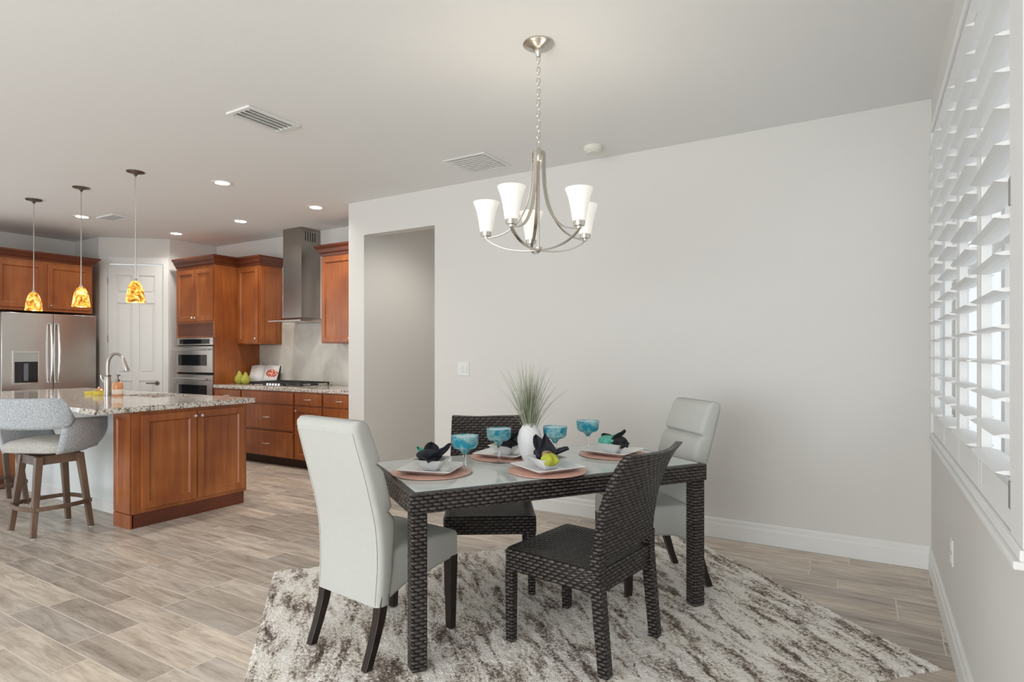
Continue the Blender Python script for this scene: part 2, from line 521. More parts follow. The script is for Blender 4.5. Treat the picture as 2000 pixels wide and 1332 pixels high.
# ------------------------------------------------------------------ mesh helpers
class MB:
    def __init__(s):
        s.v, s.f = [], []

    def add(s, vs, fs, xf=None):
        k = len(s.v)
        s.v += [tuple(xf @ Vector(p)) if xf else tuple(p) for p in vs]
        s.f += [tuple(i + k for i in f) for f in fs]
        return s

    def box(s, x0, x1, y0, y1, z0, z1, xf=None):
        vs = [(x, y, z) for z in (z0, z1) for y in (y0, y1) for x in (x0, x1)]
        return s.add(vs, [(0, 2, 3, 1), (4, 5, 7, 6), (0, 1, 5, 4), (2, 6, 7, 3), (0, 4, 6, 2), (1, 3, 7, 5)], xf)

    def loft(s, rings, cap0=True, cap1=True, closed=True, xf=None):
        n = len(rings[0])
        vs = [p for r in rings for p in r]
        fs = []
        for i in range(len(rings) - 1):
            for j in range(n if closed else n - 1):
                a, b = i * n + j, i * n + (j + 1) % n
                fs.append((a, b, b + n, a + n))
        if cap0:
            fs.append(tuple(range(n - 1, -1, -1)))
        if cap1:
            fs.append(tuple((len(rings) - 1) * n + j for j in range(n)))
        return s.add(vs, fs, xf)

    def lathe(s, prof, n=32, xf=None, c=(0, 0)):
        rings = [[(c[0] + r * math.cos(2 * PI * k / n), c[1] + r * math.sin(2 * PI * k / n), z) for k in range(n)] for r, z in prof]
        return s.loft(rings, prof[0][0] > 1e-5, prof[-1][0] > 1e-5, xf=xf)

    def tube(s, pts, rad, n=10, flat=None, xf=None, up=None):
        pts = [Vector(p) for p in pts]
        rings = []
        nrm = None
        for i, p in enumerate(pts):
            t = (pts[min(i + 1, len(pts) - 1)] - pts[max(i - 1, 0)]).normalized()
            if nrm is None:
                a = Vector(up) if up else (Vector((0, 0, 1)) if abs(t.z) < 0.9 else Vector((1, 0, 0)))
                nrm = (a - t * a.dot(t)).normalized()
            else:
                nrm = (nrm - t * nrm.dot(t)).normalized()
            bn = t.cross(nrm)
            r = rad[i] if isinstance(rad, (list, tuple)) else rad
            if flat:
                w, h = flat
                rings.append([p + bn * (w / 2 * a) + nrm * (h / 2 * b) for a, b in ((-1, -1), (1, -1), (1, 1), (-1, 1))])
            else:
                rings.append([p + bn * (r * math.cos(2 * PI * k / n)) + nrm * (r * math.sin(2 * PI * k / n)) for k in range(n)])
        return s.loft(rings, xf=xf)

    def mesh(s, name, m, smooth=False, uv=False):
        me = bpy.data.meshes.new(name)
        me.from_pydata(s.v, [], s.f)
        bm = bmesh.new()
        bm.from_mesh(me)
        bmesh.ops.recalc_face_normals(bm, faces=bm.faces)
        if uv:
            ul = bm.loops.layers.uv.new('UVMap')
            for fc in bm.faces:
                nx, ny, nz = (abs(c) for c in fc.normal)
                for lp in fc.loops:
                    x, y, z = lp.vert.co
                    lp[ul].uv = (y, z) if nx >= ny and nx >= nz else ((x, z) if ny >= nz else (x, y))
        bm.to_mesh(me)
        bm.free()
        me.materials.append(m)
        if smooth:
            me.polygons.foreach_set('use_smooth', [True] * len(me.polygons))
        return me


def obj(name, mb, m, parent=None, loc=(0, 0, 0), rot=(0, 0, 0), smooth=False, bevel=0, seg=2, sub=0, uv=False, label=None, solid=0):
    o = bpy.data.objects.new(name, mb.mesh(name, m, smooth, uv))
    COL.objects.link(o)
    o.location, o.rotation_euler = loc, rot
    if parent:
        o.parent = parent
    if solid:
        md = o.modifiers.new('solid', 'SOLIDIFY')
        md.thickness = solid
        md.offset = 0
    if bevel:
        md = o.modifiers.new('bevel', 'BEVEL')
        md.width, md.segments, md.limit_method, md.angle_limit = bevel, seg, 'ANGLE', R(40)
        if seg > 2:
            md.harden_normals = False
    if sub:
        md = o.modifiers.new('sub', 'SUBSURF')
        md.levels = md.render_levels = sub
    if smooth and not sub:
        try:
            o.data.set_sharp_from_angle(angle=R(45))
        except Exception:
            pass
    if label:
        o['label'] = label
    return o


def tag(o, label, cat, group=None):
    o['label'], o['category'] = label, cat
    if group:
        o['group'] = group
    return o


def thing(name, label, cat, loc=(0, 0, 0), rz=0, group=None):
    o = bpy.data.objects.new(name, None)
    o.empty_display_size = 0.05
    COL.objects.link(o)
    o.location, o.rotation_euler = loc, (0, 0, rz)
    return tag(o, label, cat, group)


def struct(name, mb, m, **k):
    o = obj(name, mb, m, **k)
    if not k.get('parent'):
        o['kind'] = 'structure'
    return o


def dup(root, loc, rz, label, group=None):
    r = root.copy(); COL.objects.link(r)
    r.location, r.rotation_euler = loc, (0, 0, rz)
    r['label'] = label
    if group:
        r['group'] = group
    for ch in list(root.children):
        c = ch.copy(); COL.objects.link(c); c.parent = r
        for g in list(ch.children):
            d = g.copy(); COL.objects.link(d); d.parent = c
    return r


def rrect(w, d, r, n=5, cx=0, cy=0, z=0):
    pts = []
    for sx, sy, a0 in ((1, 1, 0), (-1, 1, 90), (-1, -1, 180), (1, -1, 270)):
        for k in range(n + 1):
            a = R(a0 + 90 * k / n)
            pts.append((cx + sx * (w / 2 - r) + r * math.cos(a), cy + sy * (d / 2 - r) + r * math.sin(a), z))
    return pts


def lerp(a, b, t):
    return a + (b - a) * t


def spline(x, tab):
    X, Y = [p[0] for p in tab], [p[1] for p in tab]
    if x <= X[0]:
        return Y[0]
    for i in range(len(X) - 1):
        if x <= X[i + 1]:
            h = X[i + 1] - X[i]
            m0 = (Y[i + 1] - Y[max(i - 1, 0)]) / (X[i + 1] - X[max(i - 1, 0)])
            j = min(i + 2, len(X) - 1)
            m1 = (Y[j] - Y[i]) / (X[j] - X[i])
            t = (x - X[i]) / h
            return (2 * t ** 3 - 3 * t * t + 1) * Y[i] + (t ** 3 - 2 * t * t + t) * h * m0 + (-2 * t ** 3 + 3 * t * t) * Y[i + 1] + (t ** 3 - t * t) * h * m1
    return Y[-1]


def interp(x, tab):
    for (x0, y0), (x1, y1) in zip(tab, tab[1:]):
        if x <= x1:
            t = max(0, min(1, (x - x0) / (x1 - x0)))
            t = t * t * (3 - 2 * t)
            return lerp(y0, y1, t)
    return tab[-1][1]


# ------------------------------------------------------------------ room shell
CE = 2.848
XR, YB = 0.316, 4.398
XJ, XJR, ZH = -4.388, -3.484, 2.505
XE = -4.605
YK = 5.18
YS, XW = -3.3, -9.42

struct('floor', MB().box(XW - 0.2, 0.7, YS - 0.2, 6.6, -0.08, 0.0), M['floor'])
struct('ceiling', MB().box(XW - 0.2, 0.7, YS - 0.2, 6.6, CE, CE + 0.1), M['ceil'])
# dining wall with the hall opening
struct('wall_back', MB().box(XJR, XR + 0.15, YB, YB + 0.12, 0, CE).box(XJ, XJR, YB, YB + 0.12, ZH, CE), M['wall'])
# stub between kitchen and hall
struct('wall_divider', MB().box(XE, XJ, YB, 6.30, 0, CE), M['wall'])
struct('wall_hall_end', MB().box(XE, -2.18, 6.30, 6.42, 0, CE), M['wall'])
struct('wall_hall_right', MB().box(-2.3, -2.18, YB + 0.12, 6.30, 0, CE), M['wall'])
# right wall with the window opening
WY0, WY1, WZ0, WZ1 = 1.80, 4.215, 0.845, 2.585
struct('wall_right', MB().box(XR, XR + 0.16, YS, WY0, 0, CE).box(XR, XR + 0.16, WY1, YB, 0, CE)
       .box(XR, XR + 0.16, WY0, WY1, 0, WZ0).box(XR, XR + 0.16, WY0, WY1, WZ1, CE), M['wall'])
# kitchen walls
struct('wall_kitchen', MB().box(-8.09, XE, YK + 0.004, YK + 0.123, 0, CE), M['wall'])
PA, PB = Vector((-8.758, 3.952, 0)), Vector((-8.093, 4.517, 0))
struct('wall_pantry_return', MB().box(PB.x - 0.12, PB.x, PB.y + 0.0, YK + 0.12, 0, CE), M['wall'])
struct('wall_alcove_return', MB().box(XW, PA.x, 3.95, 4.05, 0, CE), M['wall'])
struct('wall_left', MB().box(XW - 0.12, XW, 1.9, 4.05, 0, CE).box(XW - 0.12, XW, YS, -2.6, 0, CE).box(XW - 0.12, XW, -2.6, 1.9, 2.45, CE), M['wall'])
struct('wall_rear', MB().box(XW, -5.6, YS - 0.12, YS, 0, CE).box(0.15, XR + 0.15, YS - 0.12, YS, 0, CE).box(-5.6, 0.15, YS - 0.12, YS, 2.6, CE), M['wall'])

# diagonal pantry wall with its door
PD = (PB - PA)
PLEN = PD.length
PANG = math.atan2(PD.y, PD.x)
pm = Matrix.Translation(PA) @ Matrix.Rotation(PANG, 4, 'Z')
DS0, DS1, DZ = 0.112, 0.784, 2.49
struct('wall_pantry', MB().box(0, DS0 - 0.02, 0, 0.1, 0, CE, pm).box(DS1 + 0.02, PLEN, 0, 0.1, 0, CE, pm).box(DS0 - 0.02, DS1 + 0.02, 0, 0.1, DZ + 0.02, CE, pm), M['wall'])
struct('trim_1', MB().box(DS0 - 0.095, DS0 - 0.008, -0.018, 0.0, 0, DZ + 0.10, pm).box(DS1 + 0.008, min(PLEN, DS1 + 0.08), -0.018, 0.0, 0, DZ + 0.10, pm)
       .box(DS0 - 0.008, DS1 + 0.008, -0.018, 0.0, DZ + 0.012, DZ + 0.10, pm), M['trim'], bevel=0.004)
door = bpy.data.objects.new('door_1', None)
COL.objects.link(door)
door.location = PA
door.rotation_euler = (0, 0, PANG)
door['kind'] = 'structure'
dm = MB()
xs = [DS0, 0.215, 0.405, 0.49, 0.68, DS1]
zs = [0.01, 0.20, 0.94, 1.04, 1.98, 2.11, 2.35, DZ]
dm.box(DS0, DS1, 0.020, 0.045, 0.008, DZ)
for a, b in ((xs[0], xs[1]), (xs[2], xs[3]), (xs[4], xs[5])):
    dm.box(a, b, 0.004, 0.020, 0.008, DZ)
for a, b in ((zs[0], zs[1]), (zs[2], zs[3]), (zs[4], zs[5]), (zs[6], zs[7])):
    for c, d in ((xs[1], xs[2]), (xs[3], xs[4])):
        dm.box(c, d, 0.004, 0.020, a, b)
for a, b in ((zs[1], zs[2]), (zs[3], zs[4]), (zs[5], zs[6])):
    for c, d in ((xs[1], xs[2]), (xs[3], xs[4])):
        dm.box(c + 0.028, d - 0.028, 0.008, 0.020, a + 0.028, b - 0.028)
obj('door_leaf', dm, M['trim'], door, bevel=0.003)
obj('door_handle', MB().lathe([(0.0, -0.014), (0.028, -0.012), (0.03, 0.0), (0.0, 0.002)], 20, Matrix.Translation((0.715, 0, 0.91)) @ Matrix.Rotation(PI / 2, 4, 'X'))
    .tube([(0.715, 0.0, 0.91), (0.715, -0.05, 0.91), (0.70, -0.058, 0.91), (0.60, -0.058, 0.91)], [0.011, 0.011, 0.011, 0.008]), M['bronze'], door, smooth=True)
for z in (2.27, 1.50, 0.28):
    obj('hinge', MB().tube([(DS0 - 0.004, -0.004, z - 0.045), (DS0 - 0.004, -0.004, z + 0.045)], 0.007), M['hinge'], door, smooth=True)

# baseboards
def baseboard(name, x0, y0, x1, y1, side):
    d = Vector((x1 - x0, y1 - y0, 0))
    L = d.length
    m = Matrix.Translation((x0, y0, 0)) @ Matrix.Rotation(math.atan2(d.y, d.x), 4, 'Z')
    prof = [(0, 0), (0.016, 0), (0.016, 0.095), (0.011, 0.105), (0.011, 0.128), (0.004, 0.14), (0, 0.14)]
    mb = MB()
    mb.loft([[(t, -side * a, b) for a, b in prof] for t in (0, L)], xf=m)
    return struct(name, mb, M['trim'])


baseboard('baseboard_back', XJR, YB, XR, YB, 1)
baseboard('baseboard_right', XR, YB, XR, YS, 1)
baseboard('baseboard_divider', XE, YB, XJ, YB, 1)
baseboard('baseboard_hall', XJ, YB, XJ, 6.30, 1)
baseboard('baseboard_hall_end', XJ, 6.30, -2.3, 6.30, 1)

# ------------------------------------------------------------------ window and plantation shutters
win = bpy.data.objects.new('window_1', None)
COL.objects.link(win)
win.location = (XR, 0, 0)
win['kind'] = 'structure'
fr = MB()
for y0, y1 in ((WY0, WY0 + 0.05), (WY1 - 0.05, WY1), (2.73, 2.80)):
    fr.box(0.095, 0.135, y0, y1, WZ0, WZ1)
for z0, z1 in ((WZ0, WZ0 + 0.06), (WZ1 - 0.06, WZ1), (1.70, 1.745)):
    fr.box(0.098, 0.132, WY0 + 0.001, WY1 - 0.001, z0 + 0.001, z1 - 0.001)
obj('window_frame', fr, M['trim'], win)
obj('window_pane', MB().box(0.112, 0.116, WY0, WY1, WZ0, WZ1), M['pane'], win)
sf = MB()
sf.box(-0.018, 0.05, WY0, WY1 + 0.025, 0.822, 0.85).box(-0.018, 0.05, WY0, WY1 + 0.025, 2.58, 2.615)
sf.box(-0.018, 0.05, WY1 - 0.03, WY1 + 0.025, 0.85, 2.58)
sf.box(-0.012, 0.05, WY0, 1.945, 0.85, 2.58)
obj('shutter_frame', sf, M['shutter'], win, bevel=0.004)
obj('window_sill', MB().box(-0.03, 0.0, WY0, WY1 + 0.035, 0.802, 0.822), M['trim'], win, bevel=0.004)

PITCH = 0.5575
lm = MB()
LW = 0.080
ring = [(-LW / 2, 0), (-LW / 4, 0.0052), (0, 0.0065), (LW / 4, 0.0052), (LW / 2, 0), (LW / 4, -0.0052), (0, -0.0065), (-LW / 4, -0.0052)]
lm.loft([[(a, y, b) for a, b in ring] for y in (0.05, PITCH - 0.055)])
lme = lm.mesh('louver', M['shutter'])
Z_LO, Z_HI = 0.852, 2.578
plabels = ['nearest of the four white plantation shutter panels, beside the hinged post at the photo edge',
           'second white plantation shutter panel from the camera on the right-hand wall',
           'third white plantation shutter panel from the camera on the right-hand wall',
           'farthest white plantation shutter panel, closest to the room corner']
for k in range(4):
    y0 = 1.948 + k * PITCH
    t = thing('shutter_panel', plabels[k], 'shutter', (XR + 0.008, y0, 0), 0, 'shutter panels on the window')
    obj('stile', MB().box(-0.014, 0.014, 0.003, 0.048, Z_LO, Z_HI), M['shutter'], t, bevel=0.003)
    obj('stile', MB().box(-0.014, 0.014, PITCH - 0.05, PITCH - 0.003, Z_LO, Z_HI), M['shutter'], t, bevel=0.003)
    obj('bottom_rail', MB().box(-0.013, 0.013, 0.048, PITCH - 0.05, Z_LO, Z_LO + 0.105), M['shutter'], t)
    obj('top_rail', MB().box(-0.013, 0.013, 0.048, PITCH - 0.05, Z_HI - 0.105, Z_HI), M['shutter'], t)
    nl = 16
    for i in range(nl):
        z = lerp(Z_LO + 0.145, Z_HI - 0.145, i / (nl - 1))
        o = bpy.data.objects.new('louver', lme)
        COL.objects.link(o)
        o.parent = t
        o.location = (-0.006, 0, z)
        o.rotation_euler = (0, R(-1), 0)
    if k == 0:
        for z in (0.95, 1.72, 2.47):
            obj('hinge', MB().box(-0.022, -0.014, -0.012, 0.012, z - 0.035, z + 0.035), M['hinge'], t)

# ------------------------------------------------------------------ small wall and ceiling fittings
def plate(name, label, cat, loc, rz, w, h, gangs, sock=False):
    t = thing(name, label, cat, loc, rz)
    obj('cover_plate', MB().box(-w / 2, w / 2, -0.006, 0, -h / 2, h / 2), M['white_plastic'], t, bevel=0.003)
    for g in range(gangs):
        x = (g - (gangs - 1) / 2) * 0.046
        if sock:
            for dz in (-0.028, 0.028):
                obj('socket', MB().box(x - 0.016, x + 0.016, -0.009, -0.006, dz - 0.019, dz + 0.019), M['white_plastic'], t, bevel=0.002)
        else:
            obj('rocker', MB().box(x - 0.017, x + 0.017, -0.010, -0.006, -0.034, 0.034), M['white_plastic'], t, bevel=0.002)
    return t


plate('light_switch', 'white double light switch on the back wall beside the hall opening', 'switch', (-3.153, YB, 1.168), 0, 0.122, 0.125, 2)
plate('power_outlet', 'white outlet low on the right-hand wall under the shutters', 'outlet', (XR, 3.302, 0.42), -PI / 2, 0.072, 0.118, 1, True)

t = thing('smoke_detector', 'round cream smoke detector on the ceiling near the back wall', 'smoke detector', (-1.771, 4.126, CE))
obj('housing', MB().lathe([(0.074, 0), (0.074, -0.012), (0.068, -0.03), (0.045, -0.042), (0.0, -0.043)], 32), M['cream_plastic'], t, smooth=True)
obj('vent_ring', MB().lathe([(0.050, -0.036), (0.050, -0.047), (0.034, -0.050), (0.0, -0.050)], 32), M['cream_plastic'], t, smooth=True)


def vent(label, cx, cy, sx, sy, n, along_y=True, tilt=35, flush=False):
    t = thing('ceiling_vent', label, 'vent', (cx, cy, CE))
    b = 0.03
    d = 0.008 if flush else 0.014
    obj('vent_frame', MB().box(-sx / 2, sx / 2, -sy / 2, -sy / 2 + b, -d, 0).box(-sx / 2, sx / 2, sy / 2 - b, sy / 2, -d, 0)
        .box(-sx / 2, -sx / 2 + b, -sy / 2 + b, sy / 2 - b, -d, 0).box(sx / 2 - b, sx / 2, -sy / 2 + b, sy / 2 - b, -d, 0), M['white_plastic'], t, bevel=0.003)
    obj('vent_backing', MB().box(-sx / 2 + b, sx / 2 - b, -sy / 2 + b, sy / 2 - b, -0.003, -0.001), M['white_plastic'] if not flush else M['ceil'], t)
    span = (sx if along_y else sy) - 2 * b
    ln = (sy if along_y else sx) / 2 - b
    for i in range(n):
        p = -span / 2 + span * (i + 0.5) / n
        w = span / n * 0.36
        m = Matrix.Translation((p, 0, -0.012) if along_y else (0, p, -0.012)) @ (Matrix.Rotation(R(tilt), 4, 'Y') if along_y else Matrix.Rotation(R(tilt), 4, 'X'))
        bx = MB().box(-w, w, -ln, ln, -0.0015, 0.0015, m) if along_y else MB().box(-ln, ln, -w, w, -0.0015, 0.0015, m)
        obj('vent_slat', bx, M['white_plastic'], t)


vent('white slatted air vent alone on the ceiling left of the chandelier', -3.414, 2.517, 0.235, 0.385, 4, True, 24)
vent('faint square return-air grille on the ceiling beside the chandelier chain', -2.725, 3.995, 0.40, 0.40, 9, False, 7, True)
vent('small rectangular ceiling vent beside the hanging pendants in the kitchen', -7.33, 3.46, 0.36, 0.20, 4, False)

rl = [(-5.015, 3.268, 'round recessed downlight nearest the white slatted ceiling vent'),
      (-5.013, 4.327, 'round recessed downlight in front of the steel range hood'),
      (-6.289, 4.328, 'round recessed downlight above the tall wooden oven cabinet'),
      (-7.644, 4.346, 'round recessed downlight in front of the white pantry door'),
      (-7.609, 3.262, 'round recessed downlight behind the middle pendant cord, beside the small vent')]
first = None
for x, y, lb in rl:
    if first is None:
        first = t = thing('recessed_light', lb, 'ceiling light', (x, y, CE), 0, 'recessed kitchen lights')
        obj('trim_ring', MB().lathe([(0.060, 0), (0.062, -0.004), (0.085, -0.006), (0.088, 0.0)], 32), M['white_plastic'], t, smooth=True)
        obj('lens', MB().lathe([(0.061, -0.001), (0.061, -0.0045), (0.0, -0.0045)], 32), M['lens'], t)
    else:
        dup(first, (x, y, CE), 0, lb, 'recessed kitchen lights')
    spot('downlight_beam', (x, y, CE - 0.012), 66 if x > -7.5 else 38, (1.0, 0.945, 0.87))
spot('hall_downlight_beam', (-3.35, 4.72, CE - 0.02), 62, (1.0, 0.95, 0.89))

# ------------------------------------------------------------------ chandelier
def smooth_path(pts, n=8):
    P = [Vector(p) for p in pts]
    out = []
    for i in range(len(P) - 1):
        p0, p1, p2, p3 = P[max(i - 1, 0)], P[i], P[i + 1], P[min(i + 2, len(P) - 1)]
        for k in range(n):
            u = k / n
            out.append(0.5 * ((2 * p1) + (p2 - p0) * u + (2 * p0 - 5 * p1 + 4 * p2 - p3) * u * u + (3 * p1 - p0 - 3 * p2 + p3) * u ** 3))
    out.append(P[-1])
    return out


CH = (-1.413, 2.608)
ch = thing('chandelier', 'five-arm satin nickel chandelier with lit frosted shades over the dining table', 'chandelier', (CH[0], CH[1], 0))
obj('canopy', MB().lathe([(0.0, CE), (0.076, CE), (0.078, CE - 0.008), (0.066, CE - 0.016), (0.030, CE - 0.026), (0.016, CE - 0.048), (0.010, CE - 0.066), (0.0, CE - 0.068)], 32), M['nickel'], ch, smooth=True)
chain = MB()
zt, zb = CE - 0.065, 2.325
nlk = 17
pitch = (zt - zb) / nlk
for i in range(nlk):
    zc = zt - pitch * (i + 0.5)
    a = (i % 2) * PI / 2 + 0.6
    pts = []
    for k in range(17):
        th = 2 * PI * k / 16
        rx, rz = 0.0085 * math.cos(th), (pitch * 0.62) * math.sin(th)
        pts.append((rx * math.cos(a), rx * math.sin(a), zc + rz))
    chain.tube(pts, 0.0022, 6)
obj('chain', chain, M['nickel'], ch, smooth=True)
obj('collar', MB().lathe([(0.0, 2.335), (0.010, 2.33), (0.012, 2.315), (0.028, 2.312), (0.030, 2.305), (0.030, 2.262), (0.026, 2.256), (0.0, 2.255)], 24), M['nickel'], ch, smooth=True)
obj('column', MB().lathe([(0.0055, 2.26), (0.0055, 1.84), (0.018, 1.836), (0.018, 1.822), (0.008, 1.812), (0.0, 1.805)], 16), M['nickel'], ch, smooth=True)
RA, ZF = 0.268, 1.902
for k in range(5):
    th = PI / 2 - R(-6 + 72 * k) + YAW      # measured from the viewing direction
    c, s = math.cos(th), math.sin(th)

    def q(r, z):
        return (r * c, r * s, z)
    tang = (-s, c, 0)
    obj('arm', MB().tube(smooth_path([q(0.033, 2.306), q(0.034, 2.22), q(0.042, 2.12), q(0.072, 2.02), q(0.125, 1.945), q(0.19, 1.905), q(RA, ZF - 0.012)]), 0, flat=(0.006, 0.017), up=tang), M['nickel'], ch, bevel=0.001)
    obj('lower_arm', MB().tube(smooth_path([q(RA, ZF - 0.014), q(0.235, 1.862), q(0.17, 1.834), q(0.09, 1.820), q(0.012, 1.819)]), 0, flat=(0.006, 0.017), up=tang), M['nickel'], ch, bevel=0.001)
    xf = Matrix.Translation(q(RA, ZF))
    obj('socket', MB().lathe([(0.0, -0.014), (0.012, -0.014), (0.014, -0.004), (0.026, -0.002), (0.028, 0.018), (0.0, 0.018)], 20, xf), M['nickel'], ch, smooth=True)
    obj('lamp_shade', MB().lathe([(0.0, 0.020), (0.031, 0.020), (0.036, 0.05), (0.042, 0.09), (0.051, 0.13), (0.064, 0.165), (0.066, 0.170),
                                  (0.062, 0.168), (0.048, 0.13), (0.039, 0.09), (0.033, 0.05), (0.028, 0.024), (0.0, 0.024)], 28, xf), M['shade'], ch, smooth=True)
    obj('bulb', MB().lathe([(0.0, 0.026), (0.012, 0.03), (0.014, 0.06), (0.026, 0.09), (0.022, 0.115), (0.0, 0.125)], 16, xf), M['bulb'], ch, smooth=True)
    point('chandelier_glow', (CH[0] + RA * c, CH[1] + RA * s, ZF + 0.155), 1.1, (1.0, 0.90, 0.76), 0.03)

# ------------------------------------------------------------------ island pendants
pp = None
for x, y, zc, lb in ((-7.17, 2.649, 1.826, 'leftmost amber glass pendant of the row above the island'),
                     (-6.28, 2.686, 1.830, 'middle amber glass pendant of the row above the island'),
                     (-5.34, 2.690, 1.830, 'rightmost amber glass pendant, hanging in front of the white pantry door')):
    if pp is None:
        pp = t = thing('pendant_lamp', lb, 'pendant light', (x, y, zc), 0, 'amber pendants above the island')
        H0 = CE - zc
        obj('canopy', MB().lathe([(0.0, H0), (0.068, H0), (0.068, H0 - 0.01), (0.02, H0 - 0.022), (0.006, H0 - 0.045), (0.0, H0 - 0.045)], 28), M['bronze'], t, smooth=True)
        obj('cord', MB().tube([(0, 0, H0 - 0.03), (0, 0, 0.10)], 0.0042, 8), M['nickel'], t, smooth=True)
        obj('lamp_cap', MB().lathe([(0.0, 0.112), (0.014, 0.11), (0.018, 0.085), (0.0, 0.08)], 16), M['nickel'], t, smooth=True)
        obj('lamp_shade', MB().lathe([(0.018, 0.092), (0.034, 0.082), (0.048, 0.055), (0.060, 0.01), (0.069, -0.05), (0.074, -0.09), (0.071, -0.09), (0.066, -0.05), (0.056, 0.01), (0.045, 0.05), (0.018, 0.086)], 28), M['amber'], t, smooth=True)
        obj('bulb', MB().lathe([(0.0, 0.04), (0.018, 0.02), (0.042, -0.04), (0.046, -0.075), (0.0, -0.094)], 16), M['bulb'], t, smooth=True)
    else:
        dup(pp, (x, y, zc), 0.9 * len(lb), lb, 'amber pendants above the island')

# ------------------------------------------------------------------ rug
a0 = R(47.6)
RL, RS = 2.76, 1.97
Lc, Rc = Vector((-3.083, 2.315)), Vector((0.285, 3.05))
rc = (Lc + Rc) / 2
nx, ny = 185, 132
rb = MB()
top = []
for j in range(ny + 1):
    row = []
    for i in range(nx + 1):
        x, y = -RL / 2 + RL * i / nx, -RS / 2 + RS * j / ny
        edge = min(i, nx - i, j, ny - j)
        z = 0.010 + random.uniform(-0.0035, 0.0035) if edge > 0 else 0.0005
        jx = random.uniform(-0.004, 0.004) if edge <= 1 else 0
        row.append((x + jx, y + (random.uniform(-0.004, 0.004) if edge <= 1 else 0), z))
    top.append(row)
rb.loft(top, False, False, closed=False)
rug = obj('area_rug', rb, M['rug'], None, (rc.x, rc.y, 0), (0, 0, a0), smooth=True)
tag(rug, 'shaggy cream and brown streaked area rug under the dining table', 'rug')
RUGZ = 0.0138

# ------------------------------------------------------------------ dining table
TA = 0.984
TC = (-1.482, 2.713)
TZ = 0.741
TL, TW = 1.563, 0.795
tb = thing('dining_table', 'rectangular dark wicker dining table with a frosted glass top', 'table', (TC[0], TC[1], 0), TA)
rim = MB()
RW, RH = 0.062, 0.085
rim.box(-TL / 2, TL / 2, -TW / 2, -TW / 2 + RW, TZ - RH, TZ).box(-TL / 2, TL / 2, TW / 2 - RW, TW / 2, TZ - RH, TZ)
rim.box(-TL / 2, -TL / 2 + RW, -TW / 2 + RW, TW / 2 - RW, TZ - RH, TZ).box(TL / 2 - RW, TL / 2, -TW / 2 + RW, TW / 2 - RW, TZ - RH, TZ)
obj('table_frame', rim, M['wicker'], tb, bevel=0.008, uv=True)
obj('glass_top', MB().box(-TL / 2 + RW - 0.03, TL / 2 - RW + 0.03, -TW / 2 + RW - 0.03, TW / 2 - RW + 0.03, TZ - 0.004, TZ + 0.004), M['tableglass'], tb, bevel=0.002, label='pale frosted glass panel')
for sx in (-1, 1):
    for sy in (-1, 1):
        x, y = sx * (TL / 2 - 0.042), sy * (TW / 2 - 0.042)
        obj('leg', MB().box(x - 0.034, x + 0.034, y - 0.034, y + 0.034, RUGZ, TZ - RH), M['wicker'], tb, bevel=0.008, uv=True)
TOP = TZ + 0.004


def tp(l, w):
    """table coordinates (along, to the right of the photo) -> world"""
    return (TC[0] + l * math.cos(TA) + w * math.sin(TA), TC[1] + l * math.sin(TA) - w * math.cos(TA))


